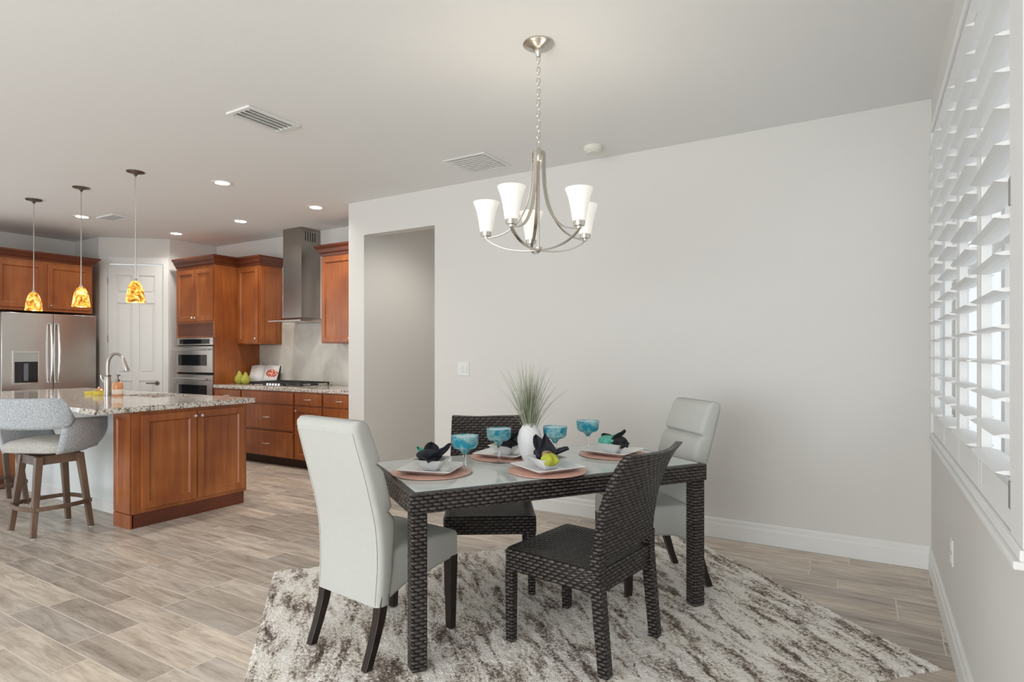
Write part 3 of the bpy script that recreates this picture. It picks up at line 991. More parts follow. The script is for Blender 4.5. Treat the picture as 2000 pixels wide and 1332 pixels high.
# ------------------------------------------------------------------ parsons chairs
def parsons(label, loc, rz):
    t = thing('dining_chair', label, 'chair', loc, rz, 'pale upholstered dining chairs')
    # back: S-curved slab, puffed in three bands on the sitter's side
    rear = [(0.25, -0.215), (0.42, -0.205), (0.58, -0.215), (0.75, -0.255), (0.90, -0.30), (1.02, -0.335)]
    seams = (0.64, 0.845)
    rings = []
    Z0, Z1 = 0.255, 1.035
    N = 46
    for i in range(N + 1):
        z = lerp(Z0, Z1, i / N)
        yr = spline(z, rear)
        th = interp(z, [(0.25, 0.075), (0.45, 0.085), (0.6, 0.105), (0.9, 0.10), (1.0, 0.09)])
        for sm in seams:
            th -= 0.028 * math.exp(-((z - sm) / 0.013) ** 2)
        w = interp(z, [(0.25, 0.422), (0.5, 0.432), (0.8, 0.428), (1.0, 0.415)])
        k = 1.0
        if z > Z1 - 0.035:
            e = (z - (Z1 - 0.035)) / 0.035
            k = math.sqrt(max(0.05, 1 - 0.75 * e * e))
        rings.append(rrect(w - (1 - k) * 0.03, th * k, min(0.028, th * k * 0.45), 4, 0, yr + th / 2, z))
    obj('backrest', MB().loft(rings), M['linen'], t, smooth=True)
    # piping lines on the rear face
    pip = MB()
    for sx in (-1, 1):
        pip.tube([(sx * (interp(z, [(0.25, 0.422), (0.5, 0.432), (0.8, 0.428), (1.0, 0.415)]) / 2 - 0.022), spline(z, rear) - 0.0005, z) for z in [lerp(0.26, 0.985, k / 20) for k in range(21)]], 0.0028, 6)
    pip.tube([(-0.185, spline(0.985, rear) - 0.0005, 0.985), (0.185, spline(0.985, rear) - 0.0005, 0.985)], 0.0028, 6)
    obj('piping', pip, M['linen_cream'], t, smooth=True)
    # seat with side skirt rising to the front
    rings = []
    for i in range(13):
        u = i / 12
        y = lerp(-0.195, 0.262, u)
        zb = interp(u, [(0, 0.257), (0.4, 0.312), (1, 0.348)])
        zt = 0.470 + 0.010 * math.sin(PI * u)
        w = lerp(0.405, 0.455, u)
        if i == 12:
            rings.append([(x, y, z) for x, _, z in [(p[0], 0, p[1]) for p in rrect(w - 0.03, zt - zb - 0.03, 0.02, 3, 0, (zb + zt) / 2)]])
        else:
            rings.append([(p[0], y if i < 11 else 0.252, p[1]) for p in rrect(w, zt - zb, 0.022, 3, 0, (zb + zt) / 2)])
    obj('seat', MB().loft(rings), M['linen'], t, smooth=True)
    for sx in (-1, 1):
        obj('leg', MB().loft([[(sx * 0.20 + a * h, 0.235 + b * h, z) for a, b in ((-1, -1), (1, -1), (1, 1), (-1, 1))] for z, h in ((RUGZ, 0.017), (0.36, 0.024))]), M['espresso'], t, bevel=0.002)
        rl_ = []
        for z, y, h in ((RUGZ, -0.255, 0.017), (0.10, -0.222, 0.018), (0.2, -0.190, 0.020), (0.30, -0.172, 0.022)):
            rl_.append([(sx * 0.188 + a * h, y + b * h, z) for a, b in ((-1, -1), (1, -1), (1, 1), (-1, 1))])
        obj('leg', MB().loft(rl_), M['espresso'], t, bevel=0.002)
    return t


pch = parsons('pale upholstered dining chair nearest the camera, turned with its back to us', (-1.925, 2.056, 0), R(84 - 90))
dup(pch, (-0.912 - 0.712 * 0.245, 3.544 - 0.702 * 0.245, 0), R(224.6 - 90), 'pale upholstered dining chair beyond the table, near the back wall', 'pale upholstered dining chairs')


# ------------------------------------------------------------------ wicker chairs
def wicker(label, loc, rz):
    t = thing('dining_chair', label, 'chair', loc, rz, 'dark wicker dining chairs')
    ZS = 0.435
    sm = MB()
    # seat: dished top with a deep woven apron
    rings = []
    for z, g in ((ZS - 0.095, 0.0), (ZS - 0.012, 0.0), (ZS, 0.008)):
        rings.append(rrect(0.50 - 2 * g, 0.49 - 2 * g, 0.018, 3, 0, 0.012, z))
    for g, dz in ((0.045, -0.002), (0.10, -0.012), (0.16, -0.017)):
        rings.append(rrect(0.50 - 2 * g, 0.49 - 2 * g, 0.012, 3, 0, 0.012, ZS + dz))
    sm.loft(rings)
    obj('seat', sm, M['wicker'], t, uv=True, smooth=True)
    prof = [(0.465, -0.213), (0.56, -0.222), (0.68, -0.243), (0.80, -0.288), (0.87, -0.325), (0.915, -0.362)]
    rings = []
    for i in range(15):
        z = lerp(0.465, 0.915, i / 14)
        y = spline(z, prof)
        row_f, row_b = [], []
        for k in range(13):
            u = -1 + 2 * k / 12
            x = u * lerp(0.243, 0.238, i / 14)
            bow = -0.034 * (1 - u * u) * interp(z, [(0.46, 0.25), (0.915, 1.0)])
            zz = z - 0.012 * (1 - u * u) * (i / 14) ** 2
            row_f.append((x, y + bow + 0.018, zz))
            row_b.append((x, y + bow - 0.018, zz))
        rings.append(row_f + row_b[::-1])
    obj('backrest', MB().loft(rings), M['wicker'], t, uv=True, bevel=0.006, smooth=True)
    for sx in (-1, 1):
        obj('leg', MB().loft([[(sx * 0.225 + a * h, 0.235 + b * h, z) for a, b in ((-1, -1), (1, -1), (1, 1), (-1, 1))] for z, h in ((RUGZ, 0.019), (ZS - 0.095, 0.021))]), M['wicker'], t, uv=True, bevel=0.004)
        rg = []
        for z, y, h in ((RUGZ, -0.25, 0.023), (0.2, -0.232, 0.024), (0.40, -0.213, 0.025), (0.50, -0.214, 0.024)):
            rg.append([(sx * 0.225 + a * h, y + b * h, z) for a, b in ((-1, -1), (1, -1), (1, 1), (-1, 1))])
        obj('leg', MB().loft(rg), M['wicker'], t, uv=True, bevel=0.004)
    return t


wch = wicker('dark wicker armless chair closest to the camera, on the window side of the table', (-1.126, 2.498, 0), R(172 - 90))
dup(wch, (-1.884, 2.886, 0), R(-56.6 - 90), 'dark wicker armless chair across the table, facing the camera', 'dark wicker dining chairs')

# ------------------------------------------------------------------ table settings
def leaf(az, el, L, Wd, cup=0.35, wob=0.0, z0=0.0, curl=0.0, tri=False):
    """a pointed wing of folded cloth leaving the ring"""
    d = Vector((math.cos(az) * math.cos(el), math.sin(az) * math.cos(el), math.sin(el)))
    side = Vector((-math.sin(az), math.cos(az), 0))
    up = d.cross(side) * -1
    rows = []
    for i in range(13):
        s = i / 12
        row = []
        w = Wd * min(1.0, 0.4 + 3 * s) * (1 - s) ** 0.9 + 0.0015 if tri else 0.010 * (1 - s) + Wd * 1.65 * (s ** 0.75) * (max(0.0, 1 - s) ** 0.6) + 0.0015
        for k in range(17):
            u = -1 + k / 8
            h = -cup * w * u * u + 0.006 * s * math.sin(5 * u + wob) - curl * L * s * s
            row.append(Vector((0, 0, z0)) + d * (L * s) + side * (u * w) + up * h)
        rows.append(row)
    return MB().loft(rows, False, False, closed=False)


def puff(x, y, z, sx, sy, sz, seed):
    """a rounded bunch of cloth with soft creases"""
    rings = []
    for i in range(13):
        a = -PI / 2 + PI * i / 12
        ring = []
        for k in range(28):
            t_ = 2 * PI * k / 28
            c = 1 + 0.15 * math.sin(5 * t_ + seed) * math.cos(a) + 0.07 * math.sin(9 * t_ + 2 * seed + 3 * a)
            ring.append((x + sx * math.cos(a) * math.cos(t_) * c + 0.0001, y + sy * math.cos(a) * math.sin(t_) * c, z + sz * math.sin(a)))
        rings.append(ring)
    return MB().loft(rings)


spec = [  # charger (l, w), plate angle rel. table, napkin cloth, accent, labels
    ((-0.57, 0.02), R(52), 'navy', 'teal', 'at the near left end of the table', 140),
    ((-0.06, 0.225), R(4), 'navy', 'lime', 'in front of the white vase, on the window side', 155),
    ((-0.075, -0.22), R(38), 'black_cloth', 'lime', 'behind the white vase, before the far wicker chair', 20),
    ((0.495, -0.025), R(28), 'black_cloth', 'teal', 'at the far right end of the table', 10),
]
first_c = first_p = first_b = None
for k, ((l, w), ang, cl, ac, where, naz) in enumerate(spec):
    x, y = tp(l, w)
    lb = 'round coral charger mat ' + where
    if first_c is None:
        c = MB().lathe([(0.0, 0.0), (0.17, 0.0), (0.19, 0.003), (0.19, 0.006), (0.17, 0.0065), (0.0, 0.0055)], 48)
        first_c = tag(obj('charger', c, M['coral'], None, (x, y, TOP), smooth=True), lb, 'placemat', 'coral chargers on the table')
    else:
        o = first_c.copy(); COL.objects.link(o); o.location = (x, y, TOP); o['label'] = lb
    zp = TOP + 0.0065
    lb = 'square white dinner plate ' + where
    if first_p is None:
        rings = [rrect(0.15, 0.15, 0.012, 3, z=0.0), rrect(0.20, 0.20, 0.012, 3, z=0.004), rrect(0.268, 0.268, 0.008, 3, z=0.022), rrect(0.262, 0.262, 0.008, 3, z=0.0245),
                 rrect(0.195, 0.195, 0.012, 3, z=0.008), rrect(0.14, 0.14, 0.012, 3, z=0.005)]
        first_p = tag(obj('dinner_plate', MB().loft(rings), M['china'], None, (x, y, zp), (0, 0, TA + ang), smooth=True), lb, 'plate', 'square plates on the table')
    else:
        o = first_p.copy(); COL.objects.link(o); o.location = (x, y, zp); o.rotation_euler = (0, 0, TA + ang); o['label'] = lb
    zb_ = zp + 0.0055
    lb = 'square white bowl holding a napkin ' + where
    if first_b is None:
        rings = [rrect(0.06, 0.06, 0.01, 3, z=0.0), rrect(0.072, 0.072, 0.012, 3, z=0.006), rrect(0.105, 0.105, 0.014, 3, z=0.03), rrect(0.152, 0.152, 0.012, 3, z=0.055),
                 rrect(0.146, 0.146, 0.012, 3, z=0.056), rrect(0.098, 0.098, 0.014, 3, z=0.031), rrect(0.06, 0.06, 0.012, 3, z=0.010)]
        first_b = tag(obj('bowl', MB().loft(rings), M['china'], None, (x, y, zb_), (0, 0, TA + ang), smooth=True), lb, 'bowl', 'square bowls on the table')
    else:
        o = first_b.copy(); COL.objects.link(o); o.location = (x, y, zb_); o.rotation_euler = (0, 0, TA + ang); o['label'] = lb
    desc = {0: 'crumpled black napkin with a teal corner ', 1: 'black napkin and lime fold ', 2: 'charcoal napkin with a small lime fold ', 3: 'black and teal napkin with two pointed wings '}[k]
    t = thing('napkin', desc + where, 'napkin', (x, y, zb_ + 0.046), YAW - R(62), 'folded napkins in the bowls')
    cloth = {0: [leaf(0.35, 0.42, 0.115, 0.045, 0.3, 0, 0.0, 0.22), leaf(2.8, 0.34, 0.10, 0.036, 0.4, 1, 0.0, 0.2), leaf(-0.5, 0.12, 0.085, 0.038, 0.4, 2), leaf(1.5, 0.6, 0.07, 0.04, 0.3, 2), puff(-0.02, -0.005, 0.012, 0.05, 0.04, 0.026, 1)],
             1: [leaf(2.75, 1.05, 0.105, 0.046, 0.5, 0, 0.0, 0.0, True), leaf(3.0, 0.16, 0.125, 0.034, 0.5, 1, 0.0, 0.45), puff(-0.035, 0.01, 0.012, 0.045, 0.035, 0.03, 2), leaf(1.0, 0.5, 0.09, 0.035, 0.4, 1)],
             2: [leaf(0.3, 0.72, 0.11, 0.040, 0.4, 0), leaf(-0.25, 0.10, 0.10, 0.036, 0.4, 1), puff(0.012, 0.0, 0.012, 0.05, 0.035, 0.028, 3), leaf(3.0, 0.35, 0.07, 0.026, 0.4, 2)],
             3: [leaf(0.25, 0.82, 0.095, 0.032, 0.5, 0), leaf(-0.1, 0.06, 0.115, 0.034, 0.5, 1), leaf(3.0, 0.32, 0.10, 0.030, 0.5, 2), puff(0.035, 0.01, 0.012, 0.03, 0.028, 0.028, 4)]}[k]
    accent = {0: [leaf(3.25, 0.25, 0.125, 0.030, 0.4, 0)],
              1: [puff(0.044, -0.016, 0.006, 0.032, 0.030, 0.024, 5)],
              2: [puff(-0.03, -0.01, 0.018, 0.018, 0.018, 0.018, 6)],
              3: [puff(-0.02, -0.014, 0.010, 0.042, 0.032, 0.028, 7), leaf(2.3, 0.55, 0.06, 0.028, 0.4, 1)]}[k]
    t.scale = (1.28, 1.28, 1.22)
    for mb_ in cloth:
        obj('cloth_fold', mb_, M[cl], t, smooth=True, solid=0.002)
    for mb_ in accent:
        obj('cloth_accent', mb_, M[ac], t, smooth=True, solid=0.002, label='teal patterned fold' if ac == 'teal' else 'lime green fold')
    obj('napkin_ring', MB().lathe([(0.016, -0.011), (0.020, -0.011), (0.020, 0.011), (0.016, 0.011), (0.016, -0.011)], 20, Matrix.Translation((0, 0, 0.012)) @ Matrix.Rotation(PI / 2, 4, 'Y')), M['tan'], t, smooth=True)

# margarita glasses
gl = None
for (l, w), lb in (((-0.432, 0.095), 'blue swirled margarita glass beside the near left place setting'),
                   ((-0.180, -0.076), 'blue swirled margarita glass just left of the white vase'),
                   ((0.126, -0.028), 'blue swirled margarita glass just right of the white vase'),
                   ((0.397, -0.132), 'plain turquoise margarita glass at the far right, beside the teal napkin')):
    x, y = tp(l, w)
    gz = TOP + (0.0072 if l > 0.3 else 0.0005)
    if gl is None:
        gl = t = thing('margarita_glass', lb, 'glass', (x, y, TOP + 0.0005), 0, 'blue margarita glasses on the table')
        obj('bowl', MB().lathe([(0.0, 0.088), (0.008, 0.088), (0.016, 0.096), (0.026, 0.110), (0.050, 0.116), (0.0615, 0.130), (0.0645, 0.172), (0.0615, 0.172), (0.0585, 0.132), (0.048, 0.1195), (0.024, 0.1135), (0.014, 0.099), (0.0, 0.094)], 32), M['aqua'], t, smooth=True)
        obj('rim', MB().lathe([(0.0600, 0.1725), (0.0640, 0.1725), (0.0640, 0.1755), (0.0600, 0.1755), (0.0600, 0.1725)], 32), M['aqua'], t, smooth=True)
        obj('stem', MB().lathe([(0.0, 0.006), (0.007, 0.006), (0.0055, 0.03), (0.009, 0.045), (0.0055, 0.06), (0.010, 0.0875), (0.0, 0.0875)], 16), M['clearglass'], t, smooth=True)
        obj('foot', MB().lathe([(0.0, 0.0), (0.036, 0.0), (0.037, 0.003), (0.012, 0.006), (0.0, 0.006)], 28), M['clearglass'], t, smooth=True)
    else:
        dup(gl, (x, y, gz), len(lb) * 0.7, lb, 'blue margarita glasses on the table')

# vase and grass
vx, vy = tp(-0.02, -0.04)
tag(obj('vase', MB().lathe([(0.0, 0.0), (0.030, 0.0), (0.036, 0.008), (0.052, 0.05), (0.0635, 0.10), (0.064, 0.125), (0.054, 0.160), (0.037, 0.186), (0.032, 0.196), (0.032, 0.200), (0.028, 0.200), (0.028, 0.19), (0.045, 0.16), (0.050, 0.12), (0.0, 0.02)], 24),
         M['vase'], None, (vx, vy, TOP), smooth=True), 'white ribbed ceramic vase in the middle of the dining table', 'vase')
gb = MB()
rnd = random.Random(3)
for i in range(270):
    th = rnd.uniform(0, 2 * PI)
    lean = abs(rnd.gauss(0, 0.50))
    lean = min(lean, 1.1)
    L = rnd.uniform(0.20, 0.36) * (1.0 if lean < 0.6 else 0.8)
    r0 = rnd.uniform(0, 0.022)
    p0 = Vector((r0 * math.cos(th), r0 * math.sin(th), 0.10))
    wdt = rnd.uniform(0.0016, 0.0034)
    drp = rnd.uniform(0.0, 0.25) * lean
    ph = rnd.uniform(0, PI)
    sd = Vector((math.cos(ph), math.sin(ph), 0))
    L0, L1 = [], []
    for k in range(7):
        u = k / 6
        rr = lean * 0.75 * L * (u ** 1.6) + r0 * 0.2 * u
        z = 0.10 + (L + 0.085) * u * (1 - 0.22 * lean * u) - drp * L * u * u * 0.4
        p = Vector((p0.x + rr * math.cos(th), p0.y + rr * math.sin(th), z))
        ww = wdt * (1 - u * 0.85)
        L0.append(p + sd * ww); L1.append(p - sd * ww)
    gb.loft([[a, b] for a, b in zip(L0, L1)], False, False, closed=False)
tag(obj('grass_bunch', gb, M['blade'], None, (vx, vy, TOP)), 'spiky dried green grass bunch standing in the white vase', 'plant')


# ------------------------------------------------------------------ cabinet helpers (front faces local -y)
def shaker(x0, x1, z0, z1, y=0.0, fr=0.055, th=0.020):
    mb = MB()
    mb.box(x0, x0 + fr, y - th, y, z0, z1).box(x1 - fr, x1, y - th, y, z0, z1)
    mb.box(x0 + fr, x1 - fr, y - th, y, z0, z0 + fr).box(x0 + fr, x1 - fr, y - th, y, z1 - fr, z1)
    # bevelled inner lip and recessed panel
    a, b, c, d = x0 + fr, x1 - fr, z0 + fr, z1 - fr
    mb.loft([[(a, y - th + 0.001, c), (b, y - th + 0.001, c), (b, y - th + 0.001, d), (a, y - th + 0.001, d)],
             [(a + 0.009, y - 0.005, c + 0.009), (b - 0.009, y - 0.005, c + 0.009), (b - 0.009, y - 0.005, d - 0.009), (a + 0.009, y - 0.005, d - 0.009)]], False, True)
    return mb


def knob(parent, x, y, z):
    obj('knob', MB().lathe([(0.0, 0.026), (0.011, 0.025), (0.0145, 0.018), (0.011, 0.011), (0.005, 0.008), (0.006, 0.0), (0.0, 0.0)], 16,
        Matrix.Translation((x, y, z)) @ Matrix.Rotation(PI / 2, 4, 'X')), M['chrome'], parent, smooth=True)


def pull(parent, x, y, z, w=0.11):
    obj('pull_handle', MB().tube(smooth_path([(x - w / 2, y, z), (x - w / 2 + 0.012, y - 0.018, z), (x, y - 0.028, z), (x + w / 2 - 0.012, y - 0.018, z), (x + w / 2, y, z)], 5), 0.0055, 8), M['chrome'], parent, smooth=True)


def cdoor(parent, x0, x1, z0, z1, y=0.0, kx=None, kz=None, name='cabinet_door'):
    o = obj(name, shaker(x0, x1, z0, z1, y), M['cherry'], parent, bevel=0.0025)
    if kx is not None:
        knob(o, kx, y - 0.020, kz)
    return o


def drawer(parent, x0, x1, z0, z1, y=0.0, handle=True):
    o = obj('drawer_front', MB().box(x0, x1, y - 0.020, y, z0, z1), M['cherry'], parent, bevel=0.005)
    if handle:
        pull(o, (x0 + x1) / 2, y - 0.020, (z0 + z1) / 2)
    return o


def crown(parent, pts, z0, z1, out=0.065):
    """moulding swept along a plan polyline, outward = right-hand side of travel"""
    prof = [(0, 0), (0.012, 0), (0.015, 0.2), (0.03, 0.32), (0.045, 0.62), (out, 0.80), (out + 0.004, 0.84), (out + 0.004, 1), (0, 1)]
    n = len(pts)
    P = [Vector((p[0], p[1], 0)) for p in pts]
    rings = []
    for i in range(n):
        d1 = (P[i] - P[i - 1]).normalized() if i > 0 else (P[1] - P[0]).normalized()
        d2 = (P[i + 1] - P[i]).normalized() if i < n - 1 else d1
        n1, n2 = Vector((d1.y, -d1.x, 0)), Vector((d2.y, -d2.x, 0))
        m = (n1 + n2)
        m = m / max(1e-6, m.dot(n1))
        rings.append([(P[i].x + m.x * a, P[i].y + m.y * a, lerp(z0, z1, b)) for a, b in prof])
    return obj('crown_moulding', MB().loft(rings), M['cherry_dark'], parent)


YF = 4.53
# ---- tall oven cabinet
t = thing('oven_cabinet', 'tall cherry-wood cabinet holding the built-in ovens beside the pantry door', 'cabinet', (-7.957, YF, 0))
OW = 0.857
D = YK - YF
body = MB()
body.box(0, 0.035, 0, D, 0.0, 2.45).box(OW - 0.02, OW, 0, D, 0.0, 2.45).box(0.035, OW - 0.02, D - 0.02, D, 0, 2.45)
body.box(0.035, OW - 0.02, 0, D - 0.02, 1.515, 2.45).box(0.035, OW - 0.02, 0, D - 0.02, 0.0, 0.36)
obj('cabinet_body', body, M['cherry'], t)
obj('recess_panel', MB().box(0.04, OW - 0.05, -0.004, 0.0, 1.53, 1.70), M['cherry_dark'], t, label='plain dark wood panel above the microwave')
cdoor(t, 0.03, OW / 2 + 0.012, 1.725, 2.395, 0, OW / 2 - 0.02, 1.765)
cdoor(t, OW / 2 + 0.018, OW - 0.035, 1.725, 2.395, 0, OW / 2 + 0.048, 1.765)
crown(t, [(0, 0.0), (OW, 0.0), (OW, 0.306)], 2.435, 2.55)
obj('lower_drawer', MB().box(0.03, OW - 0.03, -0.02, 0, 0.12, 0.34), M['cherry'], t, bevel=0.004)

MWX0, MWX1 = 0.036, OW - 0.022
t = thing('built_in_microwave', 'stainless built-in microwave above the wall oven', 'microwave', (-7.957, YF, 1.055))
h = 0.455
obj('appliance_body', MB().box(MWX0, MWX1, 0.0, 0.45, 0.0, h), M['gap'], t)
obj('control_panel', MB().box(MWX0, MWX1, -0.018, 0.0, 0.36, h), M['steel'], t, bevel=0.003)
obj('display', MB().box(MWX0 + 0.07, MWX1 - 0.07, -0.021, -0.018, 0.375, h - 0.018), M['black_glass'], t)
dd = obj('appliance_door', MB().box(MWX0, MWX1, -0.03, 0.0, 0.005, 0.345), M['steel'], t, bevel=0.004)
obj('door_window', MB().box(MWX0 + 0.06, MWX1 - 0.11, -0.033, -0.03, 0.095, 0.235), M['black_glass'], dd)
obj('door_handle', MB().tube([(MWX0 + 0.03, -0.075, 0.305), (MWX1 - 0.03, -0.075, 0.305)], 0.013, 12).tube([(MWX0 + 0.06, -0.03, 0.305), (MWX0 + 0.06, -0.075, 0.305)], 0.009).tube([(MWX1 - 0.06, -0.03, 0.305), (MWX1 - 0.06, -0.075, 0.305)], 0.009), M['chrome'], dd, smooth=True)
t = thing('built_in_oven', 'stainless wall oven under the built-in microwave', 'oven', (-7.957, YF, 0.37))
obj('appliance_body', MB().box(MWX0, MWX1, 0.0, 0.5, 0.0, 0.675), M['gap'], t)
dd = obj('appliance_door', MB().box(MWX0, MWX1, -0.03, 0.0, 0.01, 0.662), M['steel'], t, bevel=0.004)
obj('door_window', MB().box(MWX0 + 0.07, MWX1 - 0.11, -0.033, -0.03, 0.12, 0.53), M['black_glass'], dd)
obj('door_handle', MB().tube([(MWX0 + 0.03, -0.08, 0.605), (MWX1 - 0.03, -0.08, 0.605)], 0.014, 12).tube([(MWX0 + 0.06, -0.03, 0.605), (MWX0 + 0.06, -0.08, 0.605)], 0.009).tube([(MWX1 - 0.06, -0.03, 0.605), (MWX1 - 0.06, -0.08, 0.605)], 0.009), M['chrome'], dd, smooth=True)

# ---- wall cabinets
YU = 4.85
UD = YK - YU
t = thing('upper_cabinet', 'narrow cherry wall cabinet between the tall oven cabinet and the range hood', 'cabinet', (-7.098, YU, 0), 0, 'cherry wall cabinets')
UW = 0.448
obj('cabinet_body', MB().box(0, UW, 0, UD, 1.425, 2.45), M['cherry'], t)
cdoor(t, 0.012, UW - 0.025, 1.435, 2.41, 0, UW - 0.055, 1.50)
sp_ = obj('side_panel', shaker(0.008, UD - 0.006, 1.43, 2.41, 0, 0.05, 0.012), M['cherry'], t, (UW, 0, 0), (0, 0, PI / 2), bevel=0.002)
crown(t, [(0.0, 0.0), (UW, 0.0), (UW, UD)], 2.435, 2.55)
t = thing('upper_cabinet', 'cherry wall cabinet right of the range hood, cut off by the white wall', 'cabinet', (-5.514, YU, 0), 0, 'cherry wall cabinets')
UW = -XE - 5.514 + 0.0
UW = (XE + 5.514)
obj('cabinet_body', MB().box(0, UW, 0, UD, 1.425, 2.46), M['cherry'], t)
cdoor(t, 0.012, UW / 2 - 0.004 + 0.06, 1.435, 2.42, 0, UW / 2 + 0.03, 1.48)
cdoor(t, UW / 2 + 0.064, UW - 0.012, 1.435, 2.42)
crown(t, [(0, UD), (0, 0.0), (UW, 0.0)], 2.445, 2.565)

# ---- range hood
t = thing('range_hood', 'stainless chimney range hood above the cooktop', 'range hood', (-6.09, YK, 0))
chm = MB().box(-0.17, 0.17, -0.29, 0, 1.72, CE)
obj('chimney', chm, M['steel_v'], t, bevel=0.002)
sl = MB()
for k in range(5):
    y = -0.235 + k * 0.036
    sl.box(0.1695, 0.1712, y, y + 0.013, CE - 0.16, CE - 0.05)
obj('vent_slots', sl, M['gap'], t)
cb = MB().loft([[(-0.30, -0.41, 1.695), (0.30, -0.41, 1.695), (0.30, -0.002, 1.695), (-0.30, -0.002, 1.695)], [(-0.30, -0.41, 1.711), (0.30, -0.41, 1.711), (0.30, -0.002, 1.711), (-0.30, -0.002, 1.711)]])
obj('canopy', cb, M['steel'], t, bevel=0.003)
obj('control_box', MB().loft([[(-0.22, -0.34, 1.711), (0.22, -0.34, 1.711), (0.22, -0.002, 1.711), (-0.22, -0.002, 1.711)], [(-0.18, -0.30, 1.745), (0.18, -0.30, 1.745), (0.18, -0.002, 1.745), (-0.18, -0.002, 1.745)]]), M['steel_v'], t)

# ---- base cabinets
def base(label, x0, x1, rows, doorlow=False):
    t = thing('base_cabinet', label, 'cabinet', (x0, YF, 0), 0, 'cherry base cabinets under the kitchen counter')
    w = x1 - x0
    obj('cabinet_body', MB().box(0, w, 0.0, YK - YF, 0.105, 0.873), M['cherry'], t)
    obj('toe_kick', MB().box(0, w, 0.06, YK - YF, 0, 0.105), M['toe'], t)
    for z0, z1, hd in rows:
        drawer(t, 0.012, w - 0.012, z0, z1, 0, hd)
    return t


base('narrow cherry base cabinet beside the tall oven cabinet', -7.098, -6.552, [(0.72, 0.858, True), (0.42, 0.70, True), (0.12, 0.40, True)])
base('wide cherry base cabinet with three drawers under the cooktop', -6.548, -5.592, [(0.725, 0.858, False), (0.425, 0.705, True), (0.118, 0.398, True)])
t = base('narrow cherry base cabinet with a drawer over a door, right of the cooktop drawers', -5.588, -5.124, [(0.725, 0.858, True)])
cdoor(t, 0.012, 0.452, 0.118, 0.705, 0, 0.05, 0.66)
base('cherry drawer base cabinet at the right end, against the white wall', -5.12, -4.612, [(0.725, 0.858, True), (0.425, 0.705, True), (0.118, 0.398, True)])
tag(obj('kitchen_counter', MB().box(-7.098, XE - 0.003, YF - 0.032, YK, 0.875, 0.915), M['granite'], bevel=0.005), 'speckled granite counter running below the range hood', 'countertop')
tag(obj('backsplash', MB().box(-7.098, XE - 0.003, YK - 0.012, YK, 0.916, 1.422).box(-6.645, -5.519, YK - 0.012, YK, 1.422, 1.69), M['marble']), 'veined grey stone backsplash behind the cooktop', 'backsplash')
plate('power_outlet', 'white outlet on the stone backsplash behind the cookbook', 'outlet', (-6.66, YK - 0.012, 1.10), 0, 0.072, 0.118, 1, True)

# ---- cooktop
t = thing('gas_cooktop', 'black gas cooktop set in the granite counter under the hood', 'cooktop', (-6.095, 4.86, 0.915))
obj('cooktop_pan', MB().box(-0.455, 0.455, -0.265, 0.265, 0.0, 0.010), M['steel'], t, bevel=0.004)
for gx in (-0.30, 0.0, 0.30):
    g = MB()
    for yy in (-0.20, -0.07, 0.07, 0.22):
        g.box(gx - 0.142, gx + 0.142, yy - 0.006, yy + 0.006, 0.036, 0.048)
    for xx in (-0.138, -0.05, 0.05, 0.138):
        g.box(gx + xx - 0.006, gx + xx + 0.006, -0.20, 0.22, 0.036, 0.048)
    for xx in (-0.136, 0.136):
        for yy in (-0.196, 0.214):
            g.box(gx + xx - 0.007, gx + xx + 0.007, yy - 0.007, yy + 0.007, 0.010, 0.036)
    obj('grate', g, M['black'], t)
for bx, by in ((-0.30, -0.10), (-0.30, 0.12), (0.0, 0.02), (0.30, -0.10), (0.30, 0.12)):
    obj('burner', MB().lathe([(0.0, 0.026), (0.035, 0.026), (0.045, 0.018), (0.048, 0.010), (0.0, 0.010)], 20, Matrix.Translation((bx, by, 0))), M['black'], t, smooth=True)
for k in range(5):
    obj('control_knob', MB().lathe([(0.0, 0.036), (0.017, 0.036), (0.020, 0.012), (0.0, 0.010)], 16, Matrix.Translation((-0.10 + 0.052 * k, -0.235, 0))), M['chrome'], t, smooth=True)

# ---- cookbook on its stand, pears
t = thing('cookbook', 'open cookbook with a red dish photo propped on the counter by the cooktop', 'book', (-6.80, 4.985, 0.926), R(20))
bk = MB()
lean = Matrix.Rotation(R(-24), 4, 'X')
def page(sx):
    rows = []
    for i in range(9):
        u = i / 8
        yb_ = -0.020 * math.sin(PI * min(1, u * 1.15)) - 0.003
        rows.append([(sx * u * 0.205, yb_, 0.0), (sx * u * 0.205, yb_, 0.24)])
    return rows
obj('left_page', MB().loft(page(-1), False, False, closed=False, xf=lean), M['paper'], t, smooth=True, solid=0.004)
o = obj('right_page', MB().loft(page(1), False, False, closed=False), M['page'], t, (0, 0, 0), (R(-24), 0, 0), smooth=True, solid=0.004, label='page printed with a red dish')
obj('cover', MB().box(-0.21, 0.21, 0.003, 0.007, -0.004, 0.246, lean), M['toe'], t)
t = thing('cookbook_stand', 'black easel stand holding the open cookbook', 'book stand', (-6.80, 4.985, 0.915), R(20))
obj('ledge', MB().box(-0.17, 0.17, -0.04, 0.03, 0.0, 0.011).box(-0.17, 0.17, -0.04, -0.034, 0.0, 0.028), M['black'], t)
obj('back_board', MB().box(-0.15, 0.15, 0.012, 0.020, 0.012, 0.22, Matrix.Rotation(R(-24), 4, 'X')), M['black'], t)
pr = None
